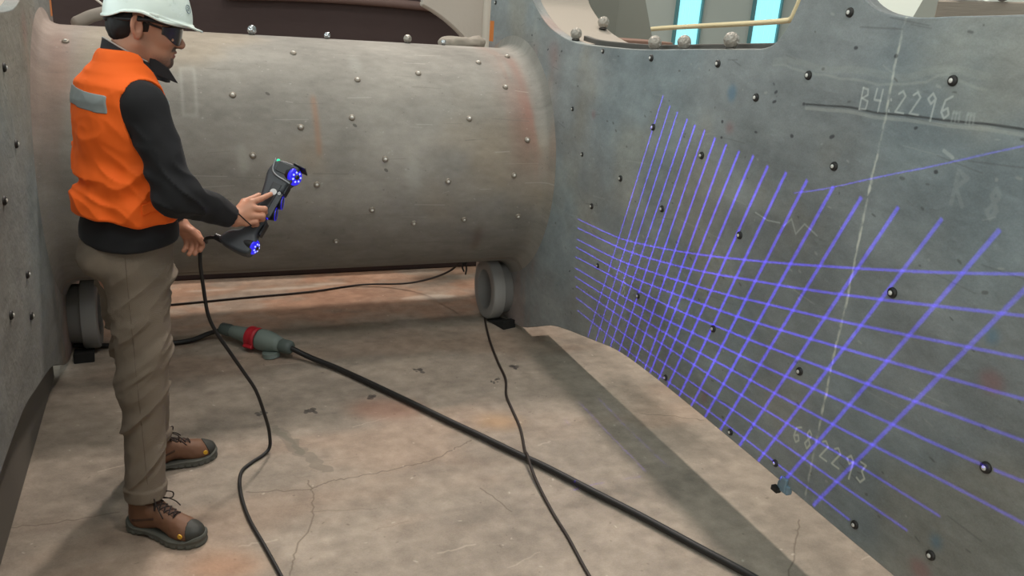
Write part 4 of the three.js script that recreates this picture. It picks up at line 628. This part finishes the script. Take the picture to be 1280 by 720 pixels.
const worker = thing('person', 'man in white helmet, orange vest and brown shoes holding up a scanner and its cable', 'person', [0, 0, 0]);
const wp = (name, geo, mat, parent = worker, label) => { const m = mesh(name, geo, mat, parent); if (label) m.userData.label = label; return m; };
{ // one body: trunk and limbs under the clothes, head and hands in fine cells
  const skinAt = (x, y, z) => { const n = noise3(x * 70 + 200, y * 70, z * 70); return [SKIN[0] * (0.92 + 0.2 * n) * 1.06, SKIN[1] * (0.92 + 0.14 * n) * 1.06, SKIN[2] * (0.92 + 0.14 * n) * 1.06]; };
  const trunk = (x, y, z) => { let d = smax(smax(torso(x, y, z, -0.028), y - 1.54, 0.02), 0.8 - y, 0.03); d = smin(d, smin(armR(x, y, z, -0.018), armL(x, y, z, -0.018), 0.01), 0.02); return smin(d, Math.max(legs(x, y, z, -0.02), 0.06 - y), 0.03); };
  const g1 = nets(trunk, [-2.2, 0.03, 1.25], [-1.55, 1.6, 1.95], 0.014, skinAt);
  const g2 = nets(headField, [-0.1, -0.19, -0.11], [0.16, 0.16, 0.11], 0.0026, headColor); g2.applyMatrix4(HEAD);
  const g3 = nets((x, y, z) => Math.max(handR(x, y, z), -1.655 - x), [-1.68, 0.98, 1.55], [-1.46, 1.17, 1.75], 0.0026, skinAt), g4 = nets((x, y, z) => Math.max(handL(x, y, z), -1.83 - x), [-1.86, 0.83, 1.36], [-1.66, 1.06, 1.5], 0.0026, skinAt);
  const all = mergeGeometries([g1, g2, g3, g4]);
  wp('body', all, std(0xffffff, 0.55, { vertexColors: true }));
}
// hair
{
  const f = (u, v, w) => { const n = 0.0035 * (noise3(u * 90, v * 40, w * 90) - 0.5), a = Math.abs(w); let d = ell(u, v, w, [0.016, 0.05, 0], [0.093, 0.092, 0.0785]) + n; d = smin(d, ell(u, v, w, [-0.035, -0.005, 0], [0.048, 0.055, 0.066]) + n, 0.02);
    let cut = Math.max(u - 0.03, -0.052 - v + u * 0.1); if (a > 0.05) cut = Math.max(cut, Math.min(u - (-0.018), Math.max(0.012 - u, -0.012 - v, u - 0.03))); const top = Math.max(0.04 - v, u - 0.1); return Math.max(d, Math.min(cut, top)); };
  const g = nets(f, [-0.1, -0.07, -0.1], [0.13, 0.16, 0.1], 0.0035); g.applyMatrix4(HEAD); wp('hair', g, std(0x120f0e, 0.7));
}
// helmet
{
  const C = [0.03, 0.034, 0], dome = (u, v, w, o) => ell(u, v, w, C, [0.125 + o, 0.135 + o, 0.11 + o]);
  const low = (u, w) => 0.036 - 0.006 * sstep(0.02, 0.1, Math.abs(w)) + 0.012 * Math.exp(-Math.pow((u + 0.0) / 0.04, 2)) * sstep(0.05, 0.09, Math.abs(w)) - 0.03 * sstep(-0.04, -0.1, u);
  const f = (u, v, w) => {
    const a = Math.abs(w), rib = 0.004 * sstep(0.006, 0.0, Math.abs(a - 0.026) - 0.008) * sstep(0.09, 0.13, v) + 0.005 * sstep(0.014, 0.006, a) * sstep(0.1, 0.135, v);
    let d = Math.max(dome(u, v, w, -rib < 0 ? rib : 0), -dome(u, v, w, -0.004), low(u, w) - v);
    const plan = Math.hypot((u - 0.06) / 0.128, w / 0.104), pv = 0.04 - 0.03 * Math.max(0, u - 0.11) - 1.2 * Math.max(0, u - 0.06) * w * w * 10 * 0.3 - 0.14 * Math.pow(Math.max(0, u - 0.13), 1) * 1;
    const peak = Math.max((plan - 1) * 0.1, Math.abs(v - pv) - 0.003, -dome(u, v, w, -0.004), 0.05 - u);
    d = smin(d, peak, 0.008);
    const rim = Math.max(Math.abs(v - low(u, w) - 0.003) - 0.0035, dome(u, v, w, 0.005), -dome(u, v, w, -0.003));
    return smin(d, rim, 0.004);
  };
  const g = nets(f, [-0.11, -0.01, -0.125], [0.2, 0.185, 0.125], 0.0027); g.applyMatrix4(HEAD); const hm = wp('hard_hat', g, phys(0xe2eee7, 0.38, { clearcoat: 0.3, clearcoatRoughness: 0.3 }));
  // printed ring emblem near the front, harness inside, side slot
  const ring = new THREE.TorusGeometry(0.0125, 0.0011, 6, 36), bars = [box(0.012, 0.0012, 0.001, 0, 0.004, 0), box(0.008, 0.0012, 0.001, 0.001, 0, 0), box(0.011, 0.0012, 0.001, -0.001, -0.004, 0)];
  const em = join(ring, bars), pos = [0.128, 0.085, 0.05], e = 1e-3, n = V(dome(pos[0] + e, pos[1], pos[2], 0) - dome(pos[0] - e, pos[1], pos[2], 0), dome(pos[0], pos[1] + e, pos[2], 0) - dome(pos[0], pos[1] - e, pos[2], 0), dome(pos[0], pos[1], pos[2] + e, 0) - dome(pos[0], pos[1], pos[2] - e, 0)).normalize();
  const q = new THREE.Quaternion().setFromUnitVectors(V(0, 0, 1), n), p = V(...pos).addScaledVector(n, -dome(...pos, 0) + 0.0004); em.applyMatrix4(new THREE.Matrix4().compose(p, q, V(1, 1, 1))); em.applyMatrix4(HEAD); wp('emblem', em, std(0x7d8c94, 0.6), hm);
  const band = []; for (let i = 0; i <= 40; i++) { const t = (i / 40) * Math.PI * 2; band.push([0.026 + 0.102 * Math.cos(t), 0.03 - 0.02 * sstep(0.2, -1, Math.cos(t)), 0.088 * Math.sin(t)]); }
  const hb = [new THREE.TubeGeometry(new THREE.CatmullRomCurve3(band.map((b) => V(...b)), true), 80, 0.006, 8, true), box(0.022, 0.026, 0.05, -0.078, 0.008, 0, 0.006)]; const hg = join(hb); hg.applyMatrix4(HEAD); wp('harness', hg, std(0x1c1c1e, 0.6), hm);
  const sl = box(0.026, 0.008, 0.006, 0.035, 0.046, 0.11, 0.002); sl.applyMatrix4(HEAD); wp('side_slot', sl, std(0xdfe5dd, 0.5), hm);
}
// safety glasses
{
  const P = [], I = [], NU = 40, NV = 8; for (const off of [0, -0.0025]) for (let i = 0; i <= NU; i++) for (let j = 0; j <= NV; j++) { const t = lerp(-1.3, 1.3, i / NU), s = Math.abs(t), top = 0.027, bot = -0.02 - 0.008 * Math.exp(-Math.pow((s - 0.55) / 0.3, 2)) + 0.014 * Math.exp(-Math.pow(s / 0.14, 2)) + 0.016 * sstep(0.8, 1.3, s), v = lerp(bot, top - 0.008 * sstep(0.8, 1.3, s), j / NV); P.push(0.028 + (0.103 + off) * Math.cos(t * 0.92), v, (0.079 + off) * Math.sin(t * 0.92) * 1.02); }
  const n1 = (NU + 1) * (NV + 1), q = (a, b, c, d) => I.push(a, b, c, a, c, d); for (let i = 0; i < NU; i++) for (let j = 0; j < NV; j++) { const a = i * (NV + 1) + j, b = a + NV + 1; q(a, a + 1, b + 1, b); q(n1 + a, n1 + b, n1 + b + 1, n1 + a + 1); }
  for (let i = 0; i < NU; i++) { const a = i * (NV + 1), b = a + NV + 1; q(a, b, n1 + b, n1 + a); q(a + NV, n1 + a + NV, n1 + b + NV, b + NV); } for (let j = 0; j < NV; j++) { q(j, n1 + j, n1 + j + 1, j + 1); const a = NU * (NV + 1) + j; q(a, a + 1, n1 + a + 1, n1 + a); }
  const g = new THREE.BufferGeometry(); g.setAttribute('position', new THREE.Float32BufferAttribute(P, 3)); g.setIndex(I); g.computeVertexNormals(); g.applyMatrix4(HEAD);
  const gl = wp('safety_glasses', g, phys(0x2a1d1c, 0.12, { clearcoat: 1, clearcoatRoughness: 0.08, side: THREE.DoubleSide }));
  const arms = []; for (const s of [-1, 1]) arms.push(tube([[0.06, 0.014, s * 0.078], [0.03, 0.018, s * 0.0815], [0, 0.03, s * 0.083], [-0.02, 0.02, s * 0.084]], 0.0035, 20, 8)); const ag = join(arms); ag.applyMatrix4(HEAD); wp('temple_arm', ag, std(0x151415, 0.4), gl);
}
// dark long sleeved top
const topCloth = (x, y, z) => {
  let d = smax(smax(torso(x, y, z, -0.004 + 0.018 * sstep(1.08, 1.0, y)), y - 1.52, 0.015), 0.968 + 0.006 * Math.sin(fu(x, z) * 22) - y, 0.014);
  const tr = smin(cap(x, y, z, J.shR, [J.neck[0], 1.49, J.neck[2]], 0.058, 0.04), cap(x, y, z, J.shL, [J.neck[0], 1.49, J.neck[2]], 0.058, 0.04), 0.03); d = smin(d, smax(tr, y - 1.52, 0.01), 0.03);
  let a = armR(x, y, z), b = armL(x, y, z);
  if (a < 0.03) { const el = Math.hypot(x - J.elR[0], y - J.elR[1], z - J.elR[2]); a -= 0.02 * (Math.pow(ridge(noise3((x - y) * 9 + 3, (x + y) * 20, z * 8)), 1.5) - 0.4) * sstep(0.28, 0.04, el) + 0.004 * (noise3(x * 30, y * 22, z * 30) - 0.5); }
  a = Math.max(a, (x - J.wrR[0] + 0.012) * 0.82 - (y - J.wrR[1]) * 0.52 - (z - J.wrR[2]) * 0.3 > 0 ? 0.01 : -1);
  b = Math.max(b, (x - J.wrL[0] - 0.0) * 0.6 - (y - J.wrL[1]) * 0.72 > 0 ? 0.01 : -1);
  d = smin(d, smin(a, b, 0.01), 0.025);
  return d - 0.004 * (noise3(x * 16, y * 22, z * 16) - 0.5);
};
const KNIT = phys(0x1d1d20, 0.92, { sheen: 0.4, sheenRoughness: 0.6, sheenColor: new THREE.Color(0.2, 0.2, 0.22) });
wp('long_sleeved_top', nets(topCloth, [-2.2, 0.93, 1.28], [-1.54, 1.57, 1.92], 0.0075), KNIT);
// collar: stands high at the back, runs low and open to the front
{
  const ring = (i, k) => { const t = (i / 60) * Math.PI * 2 - Math.PI, c = (1 - Math.cos(t)) / 2, back = 1 - c, y = lerp(1.583, 1.492, Math.pow(c, 0.9)), flare = k ? 0 : 0.012, r0 = 0.066 + 0.02 * c; const a = Math.PI + t; void back; return { t, y: k ? y : y - 0.048 + 0.012 * c, u: 0.028 + 0.02 * c + (r0 + flare + (c > 0.9 ? 0.012 * (k ? 1 : 0) : 0)) * -Math.cos(t), w: (0.07 + 0.006 * c + flare) * Math.sin(t), a }; };
  const P = [], I = [], N = 60, put = (i, k, o) => { const q = ring(i, k), s = 1 + o / 0.07, x = PX + (q.u * s) * CA + (q.w * s) * SA, z = PZ - 0.006 - (q.u * s) * SA + (q.w * s) * CA; P.push(x, q.y, z); };
  for (let i = 0; i <= N; i++) { put(i, 0, 0); put(i, 1, 0); put(i, 1, -0.006); put(i, 0, -0.006); }
  for (let i = 0; i < N; i++) for (let k = 0; k < 4; k++) { const a = i * 4 + k, b = i * 4 + ((k + 1) % 4), c = a + 4, d = b + 4; I.push(a, b, c, b, d, c); }
  let g = new THREE.BufferGeometry(); g.setAttribute('position', new THREE.Float32BufferAttribute(P, 3)); g.setIndex(I); g = g.toNonIndexed(); g.computeVertexNormals(); const cm = wp('collar', g, std(0x1f1e21, 0.85, { side: THREE.DoubleSide }));
  const edge = []; for (let i = 12; i <= 48; i++) { const q = ring(i, 1), s = 0.97; edge.push([PX + q.u * s * CA + q.w * s * SA, q.y + 0.003, PZ - 0.006 - q.u * s * SA + q.w * s * CA]); } wp('edge_piping', tube(edge, 0.0022, 60, 6), std(0xb9b4ae, 0.8), cm);
  // the open collar point in front
  const tp = new THREE.Shape([[0, 0], [0.075, -0.03], [0.05, 0.012], [0.0, 0.05]].map((p) => new THREE.Vector2(...p))), te = new THREE.ExtrudeGeometry(tp, { depth: 0.004, bevelEnabled: true, bevelSize: 0.002, bevelThickness: 0.002, bevelSegments: 1 }); te.applyMatrix4(new THREE.Matrix4().makeRotationY(0.25)); te.translate(-1.825, 1.492, 1.62); wp('collar_point', te, std(0x1f1e21, 0.85), cm);
}
// orange vest with armholes, blousing over a gathered hem
const hemY = (x, z) => { const u = fu(x, z); return 1.05 - 0.006 * Math.exp(-Math.pow(u / 0.09, 2)) + 0.004 * Math.sin(u * 40) + 0.012 * sstep(0, -0.1, u); };
function vestField(x, y, z) {
  const blouse = 0.012 * Math.exp(-Math.pow((y - 1.095) / 0.045, 2)) - 0.01 * sstep(1.05, 1.01, y);
  let d = torso(x, y, z, 0.012 + blouse);
  d = smin(d, smin(cap(x, y, z, [J.shR[0] - 0.005, J.shR[1] + 0.012, J.shR[2] - 0.035], [J.neck[0] - 0.012, 1.49, J.neck[2]], 0.066, 0.05), cap(x, y, z, [J.shL[0], J.shL[1] + 0.012, J.shL[2] + 0.035], [J.neck[0] - 0.012, 1.49, J.neck[2]], 0.066, 0.05), 0.02), 0.04);
  if (d < 0.04 && d > -0.05) {
    const u = fu(x, z), w = fw(x, z), low = sstep(1.4, 1.15, y);
    d -= (0.03 * (Math.pow(ridge(noise3(u * 8 + y * 6, y * 11 - u * 10, w * 7 + 5)), 1.6) - 0.4) + 0.012 * (Math.pow(ridge(noise3(u * 15 + 40, y * 19 + u * 16, w * 14)), 1.5) - 0.4)) * (0.22 + 0.78 * low) + 0.003 * (noise3(x * 40, y * 40, z * 40) - 0.5);
  }
  d = smax(d, hemY(x, z) - y, 0.012);
  // neck opening, armholes
  d = smax(d, -cap(x, y, z, [J.neck[0] + 0.075, 1.44, J.neck[2]], [J.neck[0] + 0.01, 1.6, J.neck[2]], 0.05, 0.082), 0.006);
  d = smax(d, y - 1.555, 0.01);
  for (const [s, e, o] of [[J.shR, J.elR, 1], [J.shL, J.elL, -1]]) d = smax(d, -cap(x, y, z, [s[0] + 0.012, s[1] - 0.0, s[2] + o * 0.008], [e[0] + 0.01, e[1], e[2] + o * 0.06], 0.074, 0.078), 0.006);
  return d;
}
const VB = [[-2.16, 0.98, 1.3], [-1.66, 1.6, 1.88]];
const VEST = phys(0xff6a14, 0.8, { sheen: 0.25, sheenRoughness: 0.5, sheenColor: new THREE.Color(1, 0.4, 0.1) });
const vest = wp('safety_vest', nets(vestField, VB[0], VB[1], 0.0062), VEST);
const bandMat = std(0x9ba3a4, 0.45, { metalness: 0.25 });
const bandAt = (test, y0, y1) => nets((x, y, z) => { const t = test(fu(x, z), y, fw(x, z)); return t > 0.03 ? t : Math.max(vestField(x, y, z) - 0.0028, t); }, [VB[0][0], y0, VB[0][2]], [VB[1][0], y1, VB[1][2]], 0.005);
const bx = (u, y, w, u0, u1, y0, y1, w0, w1) => Math.max(u0 - u, u - u1, y0 - y, y - y1, w0 - w, w - w1);
wp('reflective_band', bandAt((u, y, w) => bx(u, y, w, -0.3, 0.03, 1.392 - 0.06 * w, 1.444 - 0.06 * w, -0.15, 0.155), 1.34, 1.48), bandMat, vest, 'grey reflective band across the back');
wp('reflective_band', bandAt((u, y, w) => bx(u, y, w, 0.06, 0.3, 1.36, 1.42, 0.02, 0.13), 1.34, 1.45), bandMat, vest, 'grey reflective patch on the chest');
wp('pocket_flap', nets((x, y, z) => Math.max(vestField(x, y, z) - 0.006, bx(fu(x, z), y - fu(x, z) * 0.12, fw(x, z), -0.02, 0.12, 1.09, 1.125, 0.05, 0.3)), [-2.0, 1.06, 1.6], [-1.7, 1.16, 1.86], 0.005), VEST, vest);
// trousers
function trouserField(x, y, z) {
  const up = smax(torso(x, y, z, -0.006), y - 1.0, 0.01);
  const seat = cap(x, y, z, [-1.985, 0.9, 1.65], [-2.0, 0.9, 1.52], 0.08, 0.08);
  let r = smin(cap(x, y, z, [-1.9, 0.86, 1.665], J.knR, 0.1, 0.067), cap(x, y, z, J.knR, [-1.926, 0.12, 1.772], 0.066, 0.059), 0.03), l = smin(cap(x, y, z, [-1.945, 0.86, 1.5], J.knL, 0.1, 0.076), cap(x, y, z, J.knL, [-1.915, 0.12, 1.385], 0.075, 0.064), 0.03);
  let d = smin(smin(r, l, 0.025), smax(smin(up, seat, 0.05), 0.86 - y, 0.06), 0.04);
  if (d < 0.04 && d > -0.04) {
    const bend = 1.15 * Math.exp(-Math.pow((y - 0.52) / 0.16, 2)) + 0.75 * Math.exp(-Math.pow((y - 0.83) / 0.08, 2)) + 0.5 * Math.exp(-Math.pow((y - 0.24) / 0.08, 2)), q = x - PX;
    const sl = 13 + 8 * (noise3(q * 3 + 60, y * 4, z * 3) - 0.5), n1 = ridge(noise3(q * 4 + 11, y * 15 - q * sl, z * 6)), n2 = ridge(noise3(q * 9 + 31, y * 27 - q * sl * 1.6 + 9, z * 10 + 4)), where = 0.2 + 0.8 * sstep(0.3, 0.62, noise3(q * 6 + 90, y * 6, z * 6));
    d -= (0.03 * (Math.pow(n1, 2.4) - 0.28) + 0.014 * (Math.pow(n2, 1.6) - 0.4)) * (0.12 + 0.88 * Math.min(1, bend)) * where + 0.003 * (noise3(x * 45, y * 45, z * 45) - 0.5);
    // turned-up hem
    d -= 0.006 * sstep(0.003, -0.003, y - 0.172);
  }
  const hem = 0.128 + 0.03 * (x + 1.9);
  return smax(smax(d, hem - y, 0.006), y - 1.01, 0.01);
}
const twill = grey(256, 256, (u, v, a, j) => 0.5 + 0.25 * Math.sin((a + j) * 0.8) + 0.25 * fbm(u * 40, v * 40, 2, 3)); twill.wrapS = twill.wrapT = THREE.RepeatWrapping; twill.repeat.set(8, 8);
const trousers = wp('trousers', nets(trouserField, [-2.2, 0.1, 1.24], [-1.7, 1.05, 1.94], 0.0068), std(0x7b6e60, 0.9, { bumpMap: twill, bumpScale: 0.0012 }));
{ const seam = []; for (let i = 0; i <= 30; i++) { const y = lerp(0.95, 0.2, i / 30); let z = 2.0; const x = lerp(-1.93, -1.915, i / 30); for (; z > 1.6; z -= 0.0015) if (trouserField(x, y, z) < 0) break; seam.push([x, y, z]); } wp('side_seam', tube(seam, 0.0016, 90, 6), std(0x6c5f52, 0.95), trousers); }
// shoes
const LEATHER = std(0x74503a, 0.62, { bumpMap: steelBump, bumpScale: 0.0015 }), SOLE = std(0x56564f, 0.75), TOE = std(0x34342f, 0.6), LACE = std(0x2a1e1a, 0.8);
function shoe(heel, dir, label) {
  const f = V(dir[0], 0, dir[1]).normalize(), up = V(0, 1, 0), side = f.clone().cross(up).normalize(), M = basis(f, up, side, V(heel[0], 0, heel[1]));   // side: the wearer's right
  const plan = (s, q, g) => smin(smin(Math.hypot(s - 0.04, q) - 0.036 - g, cap(s, 0, q, [0.04, 0, 0], [0.19, 0, 0.004], 0.034 + g, 0.046 + g), 0.03), smin(Math.hypot(s - 0.2, q - 0.002) - 0.048 - g, Math.hypot(s - 0.236, q - 0.001) - 0.046 - g, 0.03), 0.03);
  const upper = (s, t, q) => {
    let d = ell(s, t, q, [0.052, 0.05, 0], [0.052, 0.07, 0.037]); d = smin(d, cap(s, t, q, [0.06, 0.06, 0], [0.052, 0.118, 0], 0.04, 0.043), 0.03);
    d = smin(d, cap(s, t, q, [0.09, 0.078, 0], [0.2, 0.045, 0.002], 0.041, 0.037), 0.03); d = smin(d, ell(s, t, q, [0.222, 0.036, 0.002], [0.062, 0.036, 0.045]), 0.025);
    d = smax(d, t - 0.118 - 0.1 * (s - 0.05) * (s > 0.05 ? 1 : -0.3), 0.01); return smax(smax(d, 0.02 - t, 0.006), plan(s, q, 0.002), 0.012) - 0.0022 * (noise3(s * 60 + 5, t * 60, q * 60) - 0.5);
  };
  const open = (s, t, q) => cap(s, t, q, [0.052, 0.09, 0], [0.05, 0.15, 0], 0.034, 0.038);
  const lo = [-0.02, -0.005, -0.07], hi = [0.31, 0.145, 0.07], at = (g) => g.applyMatrix4(M), h = 0.0034;
  const g = new THREE.Group(); g.name = 'shoe'; g.userData.label = label; worker.add(g);
  mesh('upper', at(nets((s, t, q) => smax(upper(s, t, q), -open(s, t, q), 0.004), lo, hi, h)), LEATHER, g);
  mesh('sole', at(nets((s, t, q) => { const top = 0.026 + 0.014 * sstep(0.24, 0.28, s) + 0.016 * sstep(0.05, 0.0, s), arch = 0.01 * Math.exp(-Math.pow((s - 0.09) / 0.03, 2)), lug = 0.003 * sstep(0.3, 0.7, Math.sin(s * 260)) * sstep(0.014, 0.01, t); return smax(smax(plan(s, q, 0.006 - lug - 0.003 * Math.cos((t - 0.018) * 300) * 0.4), t - top, 0.004), arch - t + 0.0005, 0.003); }, lo, hi, h)), SOLE, g);
  mesh('toe_cap', at(nets((s, t, q) => Math.max(upper(s, t, q) - 0.0032, 0.243 - s - (t - 0.03) * 0.2 + 3 * q * q), lo, hi, h)), TOE, g);
  mesh('welt_stripe', at(nets((s, t, q) => Math.max(upper(s, t, q) - 0.0022, bx(s, t - 0.3 * (s - 0.09), q, 0.035, 0.125, 0.062, 0.072, -1, 1)), lo, hi, h)), std(0x4c3427, 0.7), g);
  mesh('sock', at(nets((s, t, q) => Math.max(cap(s, t, q, [0.052, 0.06, 0], [0.05, 0.17, 0], 0.036, 0.04), 0.07 - t), [-0.01, 0.05, -0.06], [0.12, 0.21, 0.06], 0.004)), std(0x1b222c, 0.95), g);
  // laces across the instep, a bow with loops
  const top = (s, q) => { let t = 0.16; for (; t > 0.02; t -= 0.0015) if (upper(s, t, q) < 0) break; return t + 0.002; };
  const ls = []; for (let i = 0; i < 6; i++) { const s = 0.1 + i * 0.017, w = 0.02 - i * 0.0006; for (const k of [-1, 1]) { const pts = []; for (let j = 0; j <= 6; j++) { const u = j / 6, a = s + 0.017 * u * (i < 5 ? 1 : 0), q = k * lerp(-w, w, u); pts.push([a, top(a, q) + 0.001, q]); } ls.push(tube(pts, 0.0024, 16, 6)); } }
  const b = top(0.098, 0), bow = (k) => tube([[0.1, b + 0.004, 0], [0.115, b + 0.022, k * 0.02], [0.14, b + 0.014, k * 0.042], [0.135, b - 0.008, k * 0.044], [0.108, b + 0.002, k * 0.012]], 0.0022, 30, 6), end = (k) => tube([[0.1, b + 0.004, 0], [0.12, b + 0.003, k * 0.02], [0.15, b - 0.014, k * 0.038], [0.165, b - 0.03, k * 0.043]], 0.0022, 24, 6);
  mesh('laces', at(join(ls, bow(1), bow(-1), end(1), end(-1))), LACE, g);
  mesh('tongue', at(nets((s, t, q) => Math.max(upper(s, t, q) - 0.0016, Math.abs(q) - 0.017, s - 0.19, 0.09 - s), lo, hi, h)), std(0x55392a, 0.75), g);
  const be = new THREE.CylinderGeometry(0.008, 0.0085, 0.004, 18); be.rotateX(Math.PI / 2); { let q = 0.08; for (; q > 0; q -= 0.0008) if (upper(0.232, 0.046, q) < 0.003) break; be.translate(0.232, 0.046, q + 0.0015); } mesh('badge', at(be), std(0xd9a62c, 0.45), g);
}
shoe([-1.978, 1.735], [0.78, 0.62], 'right shoe turned towards the camera');
shoe([-1.965, 1.395], [0.972, -0.235], 'left shoe pointing along the tube');
// cord round the wrist, lying on the skin
{ const c = V(-1.583, 1.056, 1.676), ax = V(kR.m[0] - J.wrR[0], kR.m[1] - J.wrR[1], kR.m[2] - J.wrR[2]).normalize().add(V(0.1, 0.45, 0)).normalize(), p = ax.clone().cross(V(0, 0, 1)).normalize(), q = ax.clone().cross(p).normalize(), pts = [];
  for (let i = 0; i < 28; i++) { const t = (i / 28) * Math.PI * 2, d = p.clone().multiplyScalar(Math.cos(t)).addScaledVector(q, Math.sin(t)); let r = 0.012; for (; r < 0.05; r += 0.0006) { const e = c.clone().addScaledVector(d, r); if (handR(e.x, e.y, e.z) > 0) break; } const e = c.clone().addScaledVector(d, r + 0.0012); pts.push([e.x, e.y, e.z]); }
  wp('wristband', tube(pts, 0.0019, 90, 8, true), std(0x171616, 0.8)); }

scene.traverse((o) => { if (o.isMesh) { o.castShadow = true; o.receiveShadow = true; } });
renderer.render(scene, camera);
